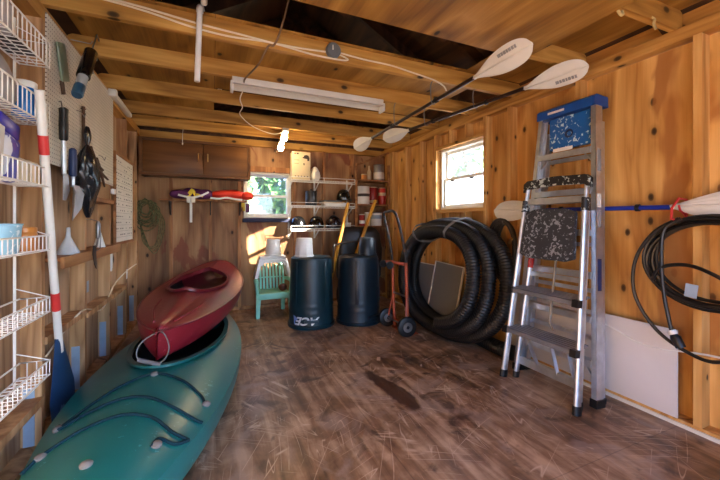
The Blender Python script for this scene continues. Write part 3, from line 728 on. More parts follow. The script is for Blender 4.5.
for y, lb in ((2.42, 'nearest of the row'), (3.11, 'stud behind the leaning paddle'), (3.78, 'third stud from the front'), (4.42, 'second stud from the back corner'), (4.98, 'stud nearest the back corner')):
    one('pale_blue_strip', MB().b2((XL + .012, y - .024, .041), (XL + .060, y - .0202, .35)), M['foil'], 'pale blue strip low on a left wall stud, ' + lb, 'strip', 'pale blue strips along the left wall')
one('cable', MB().tube(spline([(XL + .09, 2.45, .50), (XL + .093, 3.0, .62), (XL + .093, 3.5, .52), (XL + .093, 3.9, .66), (XL + .093, 4.4, .72), (XL + .095, 4.9, .74)], 8), .006, 6), M['wire_cream'], 'thin cream cable sagging along the left wall studs', 'cable')
one('cover_strip', MB().b2((XL + .09, 3.70, 2.385), (XL + .14, 4.42, 2.43), .01).b2((XL + .09, 3.68, 2.375), (XL + .155, 3.74, 2.44), .01), M['white_paint'], 'white plastic cover strip along the top of the left wall', 'strip')
# rope coil in the back left corner
m = MB(); rnd = random.Random(9)
for i in range(15):
    r0 = rnd.uniform(.09, .19); cx_ = -.765 + rnd.uniform(-.02, .02); cz_ = 1.52 - r0 * 1.05 + rnd.uniform(-.03, .03); ph = rnd.uniform(0, 6)
    m.tube([(cx_ + r0 * .78 * math.cos(a) + .02 * math.sin(3 * a + ph), YB - .063 - .006 * i + .008 * math.sin(2 * a + i), cz_ + r0 * 1.05 * math.sin(a) + .012 * math.sin(4 * a + ph)) for a in [2 * pi * j / 36 for j in range(36)]], .0062, 6, True)
for i in range(4):
    m.tube(spline([(-.84, YB - .10 - .01 * i, 1.25), (-.80 + .03 * i, YB - .10, .98 - .04 * i), (-.68 + .02 * i, YB - .09, .95), (-.63 + .02 * i, YB - .09, 1.25), (-.70, YB - .10, 1.50)], 6), .006, 6)
one('rope_coil', m, M['rope'], 'coil of green and tan rope hung in the back left corner', 'rope')
# ------------------------------------------------------------------ back wall: cabinet, shelf, vests
cb = thing('cabinet', 'brown two door cabinet hung high on the back wall', 'cabinet', (-.16, 5.0, 1.84))
x0, x1, y0, y1, z0, z1 = -.80, .47, 4.87, YB - .052, 1.835, 2.275
m = MB().b2((x0, y0, z0), (x1, y1, z0 + .02)).b2((x0, y0, z1 - .02), (x1, y1, z1)).b2((x0, y0, z0), (x0 + .02, y1, z1)).b2((x1 - .02, y0, z0), (x1, y1, z1)).b2((x0, y1 - .008, z0), (x1, y1, z1))
m.b2((x0 - .008, y0 - .020, z0 - .01), (x0 + .022, y0, z1 + .012)).b2((x1 - .022, y0 - .020, z0 - .01), (x1 + .008, y0, z1 + .012)).b2((x0 + .022, y0 - .020, z0 - .01), (x1 - .022, y0, z0 + .022)).b2((x0 + .022, y0 - .020, z1 - .022), (x1 - .022, y0, z1 + .012))
put('body', m, M['cab'], cb)
xm = (x0 + x1) / 2 + .06
for a, b, hx in ((x0 + .026, xm - .003, xm - .055), (xm + .003, x1 - .026, xm + .055)):
    dd = put('door', MB().b2((a, y0 - .016, z0 + .026), (b, y0, z1 - .026), .003), M['cab'], cb)
    put('handle', MB().tube([(hx, y0 - .016, 2.03), (hx, y0 - .038, 2.035), (hx, y0 - .038, 2.12), (hx, y0 - .016, 2.125)], .007, 8), M['brass'], dd, label='pale handle')
one('pull_cord', MB().cyl((-.34, 4.84, 2.24), (-.34, 4.84, 2.36), .004, n=6).ell((-.34, 4.84, 2.235), (.008, .008, .018), u=8, v=6).cyl((-.34, 4.84, 2.36), (-.34, 4.935, 2.442), .003, n=6), M['white'], 'short white pull cord hanging in front of the cabinet', 'cord')
ws = thing('plank_shelf', 'long wooden shelf on the back wall under the cabinet', 'shelf', (-.06, 5.05, 1.53))
put('board', MB().b2((-.62, 4.96, 1.525), (.44, YB - .051, 1.545)), M['shelf_wood'], ws)
for x in (-.50, -.02, .36): put('bracket', MB().bar((x, 5.13, 1.36), (x, 4.98, 1.52), .015, .02).b2((x - .008, YB - .07, 1.34), (x + .008, YB - .051, 1.525)), M['dark_print'], ws)
def pillow(c, L, W, H, mat, nm, par, bend=0., ph=0., tilt=0.):
    rings = []
    for i in range(17):
        v = i / 16; e = (1 - abs(2 * v - 1) ** 3) ** .5 * .95 + .05; x = (v - .5) * L; r = []
        for j in range(20):
            a = 2 * pi * j / 20; q = 1 + .18 * noise.noise(V((x * 9 + ph, math.cos(a), math.sin(a) * 2)))
            r.append(V((c[0] + x, c[1] + W / 2 * e * math.cos(a) * q, c[2] + H / 2 + H / 2 * e * math.sin(a) * q - bend * abs(2 * v - 1) ** 2 + tilt * x)))
        rings.append(r)
    m = MB(); m.loft(rings); return put(nm, m, mat, par)
lv = thing('life_vest', 'purple life vest with yellow trim on the shelf under the cabinet', 'life vest', (-.25, 5.03, 1.545))
pillow((-.37, 5.03, 1.557), .27, .14, .115, M['purple'], 'panel', lv, 0, 1); pillow((-.11, 5.02, 1.557), .26, .14, .125, M['purple'], 'panel', lv, 0, 5)
pillow((-.235, 5.06, 1.59), .30, .10, .11, M['purple'], 'collar', lv, .02, 9)
m = MB().box((-.26, 4.985, 1.63), (.05, .02, .12), Matrix.Rotation(.6, 3, 'Y'), .004).box((-.21, 4.975, 1.625), (.04, .02, .10), Matrix.Rotation(-.5, 3, 'Y'), .004).box((-.15, 4.965, 1.60), (.09, .02, .03), Matrix.Rotation(.3, 3, 'Y'), .004)
put('trim', m, M['yellow'], lv, label='yellow trim')
st = MB()
def strap(m, pts, w=.025, t=.003):
    pts = spline(pts, 6)
    for a, b in zip(pts, pts[1:]): m.bar(a, b, w, t, (0, 1, .01))
strap(st, [(-.40, 4.955, 1.60), (-.30, 4.945, 1.575), (-.22, 4.945, 1.57), (-.12, 4.945, 1.60), (-.04, 4.945, 1.645)])
put('strap', st, M['white'], lv, label='white strap')
vt = MB(); vt.b2((-.265, 4.935, 1.245), (-.235, 4.944, 1.56), .003).b2((-.30, 4.935, 1.50), (-.20, 4.944, 1.56), .003); put('hanging_strap', vt, M['white'], lv, label='white hanging strap')
lr = thing('life_vest', 'orange red life vest on the right end of the shelf under the cabinet', 'life vest', (.22, 5.03, 1.545))
pillow((.21, 5.02, 1.557), .46, .17, .13, M['redor'], 'panel', lr, .005, 3); pillow((.45, 5.0, 1.556), .17, .12, .11, M['redor'], 'end_flap', lr, .0, 7, 0)
s2 = MB(); strap(s2, [(-.02, 4.945, 1.57), (.08, 4.928, 1.56), (.18, 4.928, 1.575), (.28, 4.928, 1.56), (.38, 4.935, 1.55)]); put('strap', s2, M['white'], lr, label='white strap')
put('buckle', MB().box((.39, 4.93, 1.48), (.045, .02, .06), None, .006).box((.40, 4.935, 1.43), (.03, .015, .06), None, .004), M['yellow'], lr, label='yellow buckle'); put('lower_strap', MB().box((.45, 4.935, 1.44), (.05, .02, .12), None, .005), M['purple'], lr, label='dark strap end')

# ------------------------------------------------------------------ lamps on the ceiling
lt = thing('ceiling_lamp', 'lit two bulb lamp on the ceiling near the back window', 'lamp', (.90, 4.62, 2.36))
q0, q1 = V((.86, 4.36, 2.425)), V((.87, 4.86, 2.285)); dq = (q1 - q0).normalized()
put('housing', MB().bar(q0, q1, .075, .04, bev=.006), M['white_paint'], lt)
for f in (.10, .66):
    c = q0 + (q1 - q0) * f + V((0, -.01, -.05))
    put('bulb', MB().tube([c, c + dq * .02, c + dq * .05, c + dq * .09, c + dq * .11, c + dq * .12], [.018, .026, .038, .038, .026, .006], 16), M['bulb'], lt, label='lit warm bulb')
put('bracket', MB().bar(q1, (.87, 5.165, 2.30), .03, .03), M['white_paint'], lt)
ft = thing('fluorescent_fixture', 'long white unlit fluorescent fixture without tubes under the joists', 'light fixture', (.84, 3.0, 2.37))
put('channel', MB().b2((.15, 2.965, 2.385), (1.53, 3.045, 2.438), .004), M['white_paint'], ft)
put('reflector', MB().prism([(-.07, 0), (-.035, .025), (.035, .025), (.07, 0), (.067, -.004), (.033, .02), (-.033, .02), (-.067, -.004)], lambda u, v, t: (t, 3.005 + u, 2.362 + v), .15, 1.53), M['white_paint'], ft)
for x in (.15, 1.53): put('lamp_holder', MB().b2((x - .012, 2.955, 2.325), (x + .012, 3.055, 2.40), .004), M['white'], ft)
pp = thing('pvc_pipe', 'white plastic pipe hanging down from the front of a ceiling joist', 'pipe', (-.08, 2.36, 2.12))
put('pipe', MB().cyl((-.085, 2.365, 2.125), (-.070, 2.365, 2.575), .017, n=14), M['white'], pp); put('elbow', MB().tube(spline([(-.070, 2.365, 2.56), (-.069, 2.368, 2.585), (-.066, 2.385, 2.601), (-.062, 2.44, 2.603)], 5), .021, 14), M['white'], pp)
for i, (a, b, l) in enumerate((((-.045, 2.32, 2.60), (-.02, 1.55, 2.64), 'beside the hanging pipe'), ((.20, 2.2, 2.64), (.42, 1.55, 2.80), 'slanting up near the brown cord'), ((.07, 4.1, 2.60), (.075, 3.55, 2.60), 'in the open bay near the back'))):
    one('pipe_end', MB().cyl(a, b, .02, n=12), M['white'], 'white pipe stored above the joists ' + l, 'pipe')
jb = thing('junction_box', 'round grey junction box on the front of a ceiling joist', 'junction box', (.815, 2.37, 2.46))
put('box', MB().lathe([(.055, 0), (.055, .03), (.05, .036), (0, .037)], (.815, 2.40, 2.505), (0, -1, 0)), M['grey'], jb); put('cover_mark', MB().b2((.803, 2.3605, 2.50), (.809, 2.364, 2.535)), M['white'], jb)
Yc = 2.394
one('cable', MB().tube(spline([(-.95 + .03, Yc, 2.55), (-.56, Yc, 2.53), (-.36, Yc, 2.512), (-.12, Yc, 2.475), (.10, Yc, 2.462), (.30, Yc, 2.474), (.55, Yc, 2.478), (.76, Yc, 2.490)], 8), .006, 6), M['wire_cream'], 'upper cream cable stapled along a ceiling joist left of the junction box', 'cable')
one('cable', MB().tube(spline([(-.86, Yc, 2.56), (-.42, Yc, 2.535), (-.10, Yc, 2.505), (.25, Yc, 2.485), (.50, Yc - .003, 2.465), (.66, Yc, 2.452), (.86, Yc - .01, 2.447), (.93, Yc - .01, 2.458), (.91, Yc, 2.478), (.86, Yc, 2.49)], 8), .006, 6), M['wire_cream'], 'lower cream cable looping under the round junction box', 'cable')
one('cable', MB().tube(spline([(.865, Yc, 2.505), (1.05, Yc, 2.492), (1.3, Yc, 2.488), (1.48, Yc, 2.468), (1.62, Yc, 2.452), (1.72, Yc - .01, 2.43), (1.80, Yc - .01, 2.40), (1.82, Yc - .02, 2.36)], 8), .006, 6), M['wire_cream'], 'cream cable running right from the junction box to the paddles', 'cable')
one('power_cord', MB().tube(spline([(.48, 2.30, 2.78), (.43, 2.33, 2.56), (.39, 2.385, 2.46), (.35, 2.386, 2.443), (.30, 2.50, 2.36), (.24, 2.80, 2.37), (.24, 2.94, 2.39)], 8), .007, 6), M['cord_brown'], 'brown cord dropping from the loft to the unlit fixture', 'cord')
one('lamp_cord', MB().tube(spline([(.24, 3.04, 2.355), (.22, 3.1, 2.30), (.27, 3.5, 2.36), (.28, 3.9, 2.40), (.45, 4.2, 2.37), (.70, 4.4, 2.36), (.85, 4.40, 2.402)], 8), .005, 6), M['wire_cream'], 'thin pale cord looping from the unlit fixture to the lit lamp', 'cord')

# ------------------------------------------------------------------ shelving in the back right corner
wsx = thing('wire_shelving', 'white wire shelving with three shelves on the back wall right of the window', 'shelving', (1.53, 5.0, 1.15))
X0, X1, Yb, Yf = 1.04, 2.03, YB - .055, 4.90
for z in (1.860, 1.490, 1.150):
    m = MB()
    for yy, zz in ((Yf, z), (Yf, z - .03), (Yf + .01, z + .045), (Yb, z), ((Yf + Yb) / 2, z - .006)): m.tube([(X0, yy, zz), (X1, yy, zz)], .0045, 6)
    n = 40
    for i in range(n + 1):
        x = X0 + (X1 - X0) * i / n; m.tube([(x, Yb, z + .003), (x, Yf, z + .003), (x, Yf, z - .03)], .0022, 4)
    for x in (X0, (X0 + X1) / 2, X1): m.tube([(x, Yf, z - .03), (x, Yf + .008, z + .045)], .0045, 6)
    put('shelf', m, M['white_wire'], wsx)
for x in (1.06, 1.46, 2.0):
    put('standard', MB().b2((x - .012, Yb - .0, 1.0), (x + .012, Yb + .012, 1.92)), M['white_paint'], wsx)
for x in (1.06, 1.46, 2.0):
    for z in (1.860, 1.490, 1.150): put('shelf_arm', MB().bar((x, Yb, z - .14), (x, Yf + .03, z - .02), .012, .014), M['white_paint'], wsx)
bx = thing('box', 'tall cream printed box standing on the top wire shelf', 'box', (1.2, 5.02, 1.866))
put('carton', MB().b2((1.065, 4.94, 1.8665), (1.335, 5.10, 2.275), .003), M['card'], bx)
mk = MB()
mk.prism([(1.21, 2.19), (1.235, 2.205), (1.24, 2.225), (1.275, 2.235), (1.305, 2.225), (1.32, 2.19), (1.315, 2.15), (1.29, 2.145), (1.285, 2.175), (1.24, 2.18)], lambda u, v, t: (u, t, v), 4.9385, 4.9398)
mk.prism([(1.225, 2.11), (1.25, 2.11), (1.243, 2.08), (1.232, 2.08)], lambda u, v, t: (u, t, v), 4.9385, 4.9398)
mk.b2((1.13, 4.9385, 2.238), (1.16, 4.9398, 2.258)); mk.b2((1.09, 4.9385, 2.150), (1.17, 4.9398, 2.155)); mk.b2((1.09, 4.9385, 2.10), (1.16, 4.9398, 2.105))
for i in range(5): mk.b2((1.10 + .045 * i, 4.9385, 1.905), (1.12 + .045 * i, 4.9398, 1.925))
put('printed_picture', mk, M['dark_print'], bx); put('red_mark', MB().b2((1.095, 4.9385, 2.238), (1.118, 4.9398, 2.256)), M['label_red'], bx, label='red printed mark')
one('plastic_bag', bagmesh((1.42, 5.0, 1.8665), .14, .15, .21, 8, .4), M['white'], 'white crumpled plastic bundle beside the tall cream box', 'bag')
t = thing('canister', 'dark grey metal canister on the middle wire shelf', 'canister', (1.365, 5.02, 1.496))
put('body', MB().lathe([(.083, 0), (.086, .006), (.086, .20), (.083, .205), (.078, .20)], (1.365, 5.02, 1.496)), plain('grey_pot', (58, 60, 64), .35, .5), t); put('lid', MB().lathe([(.088, .2055), (.088, .218), (.02, .225), (.016, .245), (0, .248)], (1.365, 5.02, 1.496)), M['dark_print'], t)
for i, (x, w, z, c, l) in enumerate(((1.76, .40, 1.496, 'white', 'white flat box at the bottom'), (1.70, .34, 1.532, 'card', 'cream flat board in the middle'), (1.68, .30, 1.556, 'grey', 'grey flat board at the top'))):
    one('flat_box', MB().box((x, 5.035, z + .012 + (.006 if i == 0 else 0)), (w, .20, .022 + (.012 if i == 0 else 0)), Matrix.Rotation(.06 * i, 3, 'Z'), .003), M[c], l + ' of the pile on the middle wire shelf', 'box')
def helmet(c, mat, rz, label, stripe):
    t = thing('helmet', label, 'helmet', c, rz)
    m = MB(); rings = []
    for i in range(12):
        a = (i / 11) * pi / 2; z = .02 + .165 * math.sin(a); r = max(.004, math.cos(a) ** .8)
        rings.append([V((.118 * r * math.cos(b), .105 * r * math.sin(b) * 1.0, z * (1 if math.sin(b) < .3 else 1.0))) for b in [2 * pi * j / 32 for j in range(32)]])
    rings.insert(0, [V((p.x * .9, p.y * .9, 0)) for p in rings[0]]); rings.insert(0, [V((p.x * .96, p.y * .96, .004)) for p in rings[1]])
    m.loft(rings); put('shell', m, mat, t, True)
    if stripe:
        vv = MB()
        for k in (-1, 0, 1): vv.tube([V((.118 * math.cos(a) * .9, .04 * k, .026 + .165 * math.sin(a) * (1 - .1 * abs(k)))) for a in [.35 + .2 * q for q in range(13)]], .011, 8)
        put('vent_rib', vv, stripe, t, True)
    put('brim', MB().prism([(-.115, 0), (-.08, -.05), (0, -.075), (.08, -.05), (.115, 0)], lambda u, v, q: (u, v - .06, q), .012, .024), mat, t, True)
    put('chin_strap', MB().tube(spline([(-.10, -.03, .02), (-.06, -.11, .006), (.05, -.12, .006), (.10, -.03, .02)], 6), .006, 6), M['rubber'], t, True)
    return t
helmet((1.18, 5.055, 1.156), M['black_gloss'], .2, 'glossy black helmet at the left of the bottom wire shelf', None)
helmet((1.455, 5.055, 1.156), M['black_gloss'], -.3, 'glossy black helmet in the middle of the bottom wire shelf', None)
helmet((1.735, 5.055, 1.156), plain('dark_maroon_shell', (34, 18, 20), .25), .1, 'dark ribbed helmet at the right of the bottom wire shelf', M['black'])
helmet((1.90, 5.06, 1.58), M['black_gloss'], .5, 'black helmet on the middle wire shelf on top of the pile', None)
one('small_tub', MB().lathe([(.05, 0), (.055, .005), (.06, .08), (.057, .085)], (1.965, 5.06, 1.156)), M['white'], 'small white tub at the right end of the bottom wire shelf', 'tub')
# wooden corner shelves
cs = thing('corner_shelf', 'open wooden shelf unit in the back right corner', 'shelf unit', (2.36, 5.03, .8))
for z in (1.915, 1.53, 1.19): put('shelf', MB().b2((2.065, 4.88, z - .022), (2.625, YB - .051, z)), M['shelf_wood'], cs)
for x in (2.035, 2.60): put('upright', MB().b2((x, 4.875, .02 if x > 2.3 else .0), (x + .03, 4.915, 2.16)), M['shelf_wood'], cs)
put('upright', MB().b2((2.035, YB - .09, 0), (2.065, YB - .051, 2.16)), M['shelf_wood'], cs)
put('top_brace', MB().bar((2.05, 4.895, 2.13), (2.61, 4.895, 2.36), .03, .04, (0, 1, 0)), M['shelf_wood'], cs)
def can(x, y, z, r, h, mat, label, name='can', lid=None, band=None, cat='can'):
    t = thing(name, label, cat, (x, y, z))
    put('body', MB().lathe([(r * .97, 0), (r, .004), (r, h - .004), (r * .97, h)], (x, y, z)), mat, t)
    put('lid', MB().lathe([(r * 1.03, h), (r * 1.03, h + .012), (r * .95, h + .015), (0, h + .0155)], (x, y, z)), lid or mat, t)
    if band: put('label_band', MB().lathe([(r + .0012, h * band[1]), (r + .0012, h * band[2])], (x, y, z), cap=False), band[0], t, label=band[3])
    return t
e = .001
can(2.50, 5.02, 1.915 + e, .085, .25, M['alu_matt'], 'large paint tin with a white label on the top corner shelf', lid=M['steel'], band=(M['white'], .12, .55, 'white paper label'))
one('squeeze_bottle', MB().lathe([(.03, 0), (.035, .01), (.034, .14), (.015, .19), (.012, .24), (.0, .245)], (2.335, 5.04, 1.916)), M['card'], 'cream slim bottle on the top corner shelf left of the paint tin', 'bottle')
can(2.235, 5.02, 1.915 + e, .045, .085, M['amber'], 'small amber jar with a pale lid on the top corner shelf', 'jar', M['card'], cat='jar')
can(2.215, 5.00, 1.53 + e, .10, .27, M['white'], 'large white bucket with a lid on the middle corner shelf', 'bucket', M['white'], (M['dark_print'], .45, .62, 'dark printed patch'), 'bucket')
can(2.40, 5.04, 1.53 + e, .078, .27, plain('dark_red_tin', (150, 36, 34), .35), 'red tin next to the white bucket on the middle corner shelf', 'can', M['card'], (M['card'], .10, .26, 'pale label band'))
can(2.545, 4.99, 1.53 + e, .062, .26, plain('bright_red_tin', (186, 46, 36), .35), 'red tin nearest the right post on the middle corner shelf', 'can', M['card'], (M['card'], .55, .74, 'pale label band'))
can(2.20, 5.02, 1.19 + e, .045, .17, M['label_red'], 'small red and white bottle on the lowest corner shelf', 'bottle', M['white'], (M['white'], .2, .5, 'white label'), 'bottle')
can(2.45, 5.0, 1.19 + e, .088, .20, M['white'], 'white paint tub with a wire handle on the lowest corner shelf', 'tub', M['grey'], (M['foil'], .55, .85, 'blue grey label'), 'tub')
can(2.32, 5.06, 1.19 + e, .05, .2, M['card'], 'cream tin between the red bottle and the white tub', 'can', M['white'])

# ------------------------------------------------------------------ floor at the back: chair, stool, bins
ch = thing('child_chair', 'mint green child size plastic armchair against the back wall', 'chair', (.76, 4.78, 0))
w = .215
def leg(p0, p1, a=.022, b=.03):
    m = MB(); m.loft([[V((p[0] + sx * s_, p[1] + sy * s_, p[2])) for sx, sy in ((-1, -1), (1, -1), (1, 1), (-1, 1))] for p, s_ in ((p0, a), (p1, b))]); return m
for sx in (-1, 1):
    put('leg', leg((.76 + sx * .215, 4.60, 0), (.76 + sx * .205, 4.63, .30)), M['mint'], ch); put('leg', leg((.76 + sx * .175, 4.97, 0), (.76 + sx * .165, 4.92, .30)), M['mint'], ch)
    put('armrest', MB().tube([(.76 + sx * .21, 4.62, .29), (.76 + sx * .225, 4.61, .42), (.76 + sx * .228, 4.63, .465), (.76 + sx * .222, 4.75, .47), (.76 + sx * .20, 4.93, .455)], [.026, .026, .030, .030, .022], 10), M['mint'], ch)
put('seat', MB().b2((.76 - .20, 4.60, .275), (.76 + .20, 4.95, .315), .012).b2((.76 - .215, 4.585, .235), (.76 + .215, 4.615, .315), .01), M['mint'], ch)
bk = MB()
def bp(u, h): return V((.76 + u, 4.93 + h * .28, .30 + h))
for k in range(7):
    u = -.135 + .045 * k; bk.bar(bp(u, .0), bp(u * 1.0, .36 - .25 * u * u * 9), .026, .012, (0, 1, 0))
bk.tube(spline([bp(-.175, 0), bp(-.178, .25), bp(-.14, .36), bp(0, .40), bp(.14, .36), bp(.178, .25), bp(.175, 0)], 6), .017, 8); bk.bar(bp(-.16, .17), bp(.16, .17), .012, .035, (0, 1, 0))
put('backrest', bk, M['mint'], ch)
so = thing('step_stool', 'white plastic stool resting on the arms of the mint green chair', 'stool', (.76, 4.80, .495))
put('top', MB().b2((.76 - .175, 4.70, .745), (.76 + .175, 4.90, .79), .014), M['white'], so)
for sx in (-1, 1):
    m = MB(); m.loft([[V((.76 + sx * q + dx, 4.80 + dy * k, z)) for dx, dy in ((-.02, -1), (.02, -1), (.02, 1), (-.02, 1))] for q, k, z in ((.222, .12, .5025), (.165, .095, .75))]); put('side_leg', m, M['white'], so)
m = MB(); m.prism([(-.165, .745), (.165, .745), (.185, .66), (.14, .66), (.12, .70), (-.12, .70), (-.14, .66), (-.185, .66)], lambda u, v, t: (.76 + u, t, v), 4.695, 4.71); put('apron', m, M['white'], so)
one('ball', MB().ell((.885, 4.70, .366), (.055, .05, .05)), M['brown_leather'], 'small brown leather ball on the seat of the mint green chair', 'ball')
def bucket(x, y, z, r0, r1, h, mat, label, n=32):
    t = thing('bucket', label, 'bucket', (x, y, z))
    put('body', MB().lathe([(r0, 0), (r0, .006), (r1, h - .01), (r1 - .01, h), (0, h)], (x, y, z), n=n, cap=False), mat, t)
    put('rim', MB().lathe([(r0 - .004, 0), (r0 + .007, 0), (r0 + .007, .018), (r0 + .0005, .020)], (x, y, z), n=n, cap=False), mat, t); return t
bucket(.772, 4.80, .7905, .108, .088, .225, M['white'], 'white bucket upside down on the white stool')
def bin_(x, y, mat, label, seed, h=.83):
    t = thing('dustbin', label, 'bin', (x, y, 0))
    prof = [(.284, 0), (.288, .012), (.288, .04), (.274, .045), (.272, .06)]
    for z in [.10 + .02 * i for i in range(34)]:
        r = .272 - (z - .06) * .030
        if .17 < z < .20 or .255 < z < .28: r += .004
        prof.append((r, z))
    prof += [(.249, .79), (.244, .815), (.232, .826), (.215, .83), (.205, .822), (0, .822)]
    put('body', MB().lathe(prof, (x, y, 0), n=56), mat, t, ang=30)
    for k in range(4):
        a = seed + k * pi / 2
        put('moulded_rib', MB().box((x + .257 * math.cos(a), y + .257 * math.sin(a), .52), (.012, .05, .52), Matrix.Rotation(a, 3, 'Z') @ Matrix.Rotation(-.030, 3, 'Y'), .003), mat, t)
    for k in (0, 1):
        a = seed + .8 + k * pi; put('handle', MB().box((x + .284 * math.cos(a), y + .284 * math.sin(a), .10), (.05, .16, .03), Matrix.Rotation(a, 3, 'Z'), .01), mat, t)
    return t
b1 = bin_(1.125, 4.12, M['barrel'], 'dark green plastic bin upside down with white lettering, left of the two', .5)
def wrap(x, y, r, a0):
    return lambda p: V((x + (r - (p.y - .06) * .030 + p.z) * math.cos(a0 + p.x / r), y + (r - (p.y - .06) * .030 + p.z) * math.sin(a0 + p.x / r), p.y))
a0 = math.atan2(-4.12, -1.125) - .16
text_part('lettering', 'ACE', .125, Matrix.Translation((0, .105, .0035)) @ Matrix.Rotation(pi, 4, 'Z') @ Matrix.Scale(1.12, 4, (1, 0, 0)), M['white'], b1, .35, wrap(1.125, 4.12, .2745, a0))
lm = MB(); fw = wrap(1.125, 4.12, .2745, a0)
lm.prism([(-.19, .16), (-.175, .06), (-.16, .06), (-.165, .10), (-.125, .10), (-.135, .13), (-.155, .145)], lambda u, v, t: fw(V((u, v, t))), .001, .003)
put('emblem', lm, plain('pale_blue_mark', (110, 140, 200), .5), b1, label='pale blue mark')
b2 = bin_(1.715, 4.02, plain('blue_black_bin_plastic', (12, 32, 44), .40, 0, .22, scale=4), 'plain blue black plastic bin upside down beside the hand truck', 1.1)
bucket(1.03, 4.10, .8310, .112, .100, .225, M['white'], 'white bucket upside down on the lettered green bin', 8)
bucket(1.905 - .08, 4.00, .8310, .118, .098, .225, plain('blue_black_bucket', (20, 32, 42), .4), 'blue black bucket upside down on the plain bin')
# wheelbarrow on end
wbw = thing('wheelbarrow', 'wheelbarrow stood on end behind the bins with yellow wooden handles up', 'wheelbarrow', (1.9, 4.6, 0))
for p0, p1 in (((1.47, 4.52, .30), (1.80, 4.60, 1.525)), ((1.70, 4.52, .30), (2.235, 4.60, 1.575))):
    put('handle', MB().bar(p0, p1, .036, .046, (0, 1, 0), .004), M['yellow_wood'], wbw, label='yellow wooden handle')
rg = []
for z, w_, d_ in ((.22, .22, .10), (.45, .34, .16), (.85, .36, .17), (1.08, .32, .14), (1.16, .26, .09), (1.18, .2, .05)):
    rg.append([V((2.02 + w_ * math.copysign(abs(math.cos(a)) ** .5, math.cos(a)), 4.72 + d_ * math.copysign(abs(math.sin(a)) ** .5, math.sin(a)) * .8, z)) for a in [2 * pi * j / 32 for j in range(32)]])
m = MB(); m.loft(rg); put('tray', m, M['black'], wbw)
put('cross_bar', MB().tube([(1.53, 4.50, .90), (1.62, 4.47, .955), (1.96, 4.47, .985), (2.03, 4.50, .95)], .012, 8), M['dark_print'], wbw)
put('leg', MB().tube([(1.53, 4.50, .55), (1.49, 4.36, .80), (1.52, 4.40, .95)], .011, 8), M['dark_print'], wbw)
put('wheel', MB().lathe([(.08, -.04), (.16, -.045), (.19, -.02), (.19, .02), (.16, .045), (.08, .04)], (1.72, 4.60, .19), (1, 0, 0)), M['rubber'], wbw)
# ------------------------------------------------------------------ hand truck
ht = thing('hand_truck', 'orange two wheel hand truck with black handles in front of the hose coil', 'hand truck', (1.93, 3.43, 0))
def htp(u, h, v=0.): return V((1.99 - .03 * h - .12 * max(0, h - .8) + v + u * .02, 3.43 - u, h))
wl_, wr_ = htp(-.21, .105, -.02), htp(.21, .105, -.02)
for c, sg in ((htp(-.215, .112, -.05), 1), (htp(.215, .112, -.05), -1)):
    wh = put('wheel', MB().lathe([(.045, -.028), (.085, -.030), (.105, -.022), (.112, 0), (.105, .022), (.085, .030), (.045, .028)], c, (.1, 1, 0), 32), M['rubber'], ht)
    put('hub', MB().lathe([(.058, -.024), (.05, -.032), (.02, -.034), (.018, .034), (.05, .032), (.058, .024)], c, (.1, 1, 0), 24), M['steel'], wh)
put('axle', MB().cyl(htp(-.215, .112, -.05), htp(.215, .112, -.05), .010, n=10), M['steel'], ht)
for s_ in (-1, 1):
    put('upright', MB().tube([htp(s_ * .135, .03), htp(s_ * .15, .35), htp(s_ * .15, .80)], .018, 12), M['orange_metal'], ht)
    put('wheel_strut', MB().tube([htp(s_ * .15, .42), htp(s_ * .19, .14, -.05)], .012, 8), M['orange_metal'], ht)
put('cross_bar', MB().tube([htp(-.24, .775, -.035), htp(.17, .785, -.02)], .018, 12), M['orange_metal'], ht)
put('cross_bar', MB().tube([htp(-.15, .42), htp(.15, .42)], .012, 8), M['steel'], ht)
put('cross_bar', MB().tube([htp(-.14, .10), htp(.14, .10)], .013, 8), M['orange_metal'], ht)
for u in (-.24, -.08): put('caster', MB().lathe([(.02, -.016), (.042, -.018), (.046, 0), (.042, .018), (.02, .016)], htp(u, .75, -.075), (.1, 1, 0), 20), M['rubber'], ht)
hp = spline([htp(-.15, .80), htp(-.15, .95), htp(-.17, 1.10, -.0), htp(-.205, 1.28, -.0), htp(-.18, 1.355, -.01), htp(-.08, 1.37, -.015), htp(.02, 1.375, -.01), htp(.075, 1.32, .0), htp(.13, 1.12, .0), htp(.15, .95), htp(.15, .80)], 6)
put('handle', MB().tube(hp, .0155, 10), M['black'], ht, label='black bent handle')
for a, b in ((3, 20), (42, 57)):
    seg = hp[a:b]
    for k in range(0, len(seg) - 1, 3): put('tape_wrap', MB().tube(seg[k:k + 2], .0170, 10), M['rust'], ht)
put('toe_plate', MB().b2((1.97, 3.25, .004), (2.11, 3.61, .012)), M['orange_metal'], ht)

# ------------------------------------------------------------------ black corrugated hose
HC = V((2.335, 3.11, .66)); tilt = math.radians(8)
def hp_(a, ry, rz, dep, ph=0.):
    # oval in a plane leaning back against the wall
    y = ry * math.copysign(abs(math.cos(a)) ** .86, math.cos(a)); z = rz * math.copysign(abs(math.sin(a)) ** .86, math.sin(a))
    return HC + V((math.sin(tilt) * z + dep * math.cos(tilt), -y, math.cos(tilt) * z - dep * math.sin(tilt)))
path = []
turns = [(.62, .475, -.13), (.73, .55, -.05), (.86, .585, .04), (.78, .53, .135)]
K = 90
for i in range(len(turns) * K):
    k = i // K; f = (i % K) / K; A = turns[k]; B = turns[min(k + 1, len(turns) - 1)]
    ease = max(0, (f - .6) / .4); ease = ease * ease * (3 - 2 * ease)
    ry, rz, dp = [A[q] + (B[q] - A[q]) * ease for q in range(3)]
    path.append(hp_(-pi * .42 + 2 * pi * f, ry, rz, dp))
path += [V((2.47, 2.80, .085)), V((2.46, 2.62, .08)), V((2.45, 2.45, .08)), V((2.47, 2.25, .08))]
path = [V((p.x, p.y, max(p.z, .078))) for p in path]
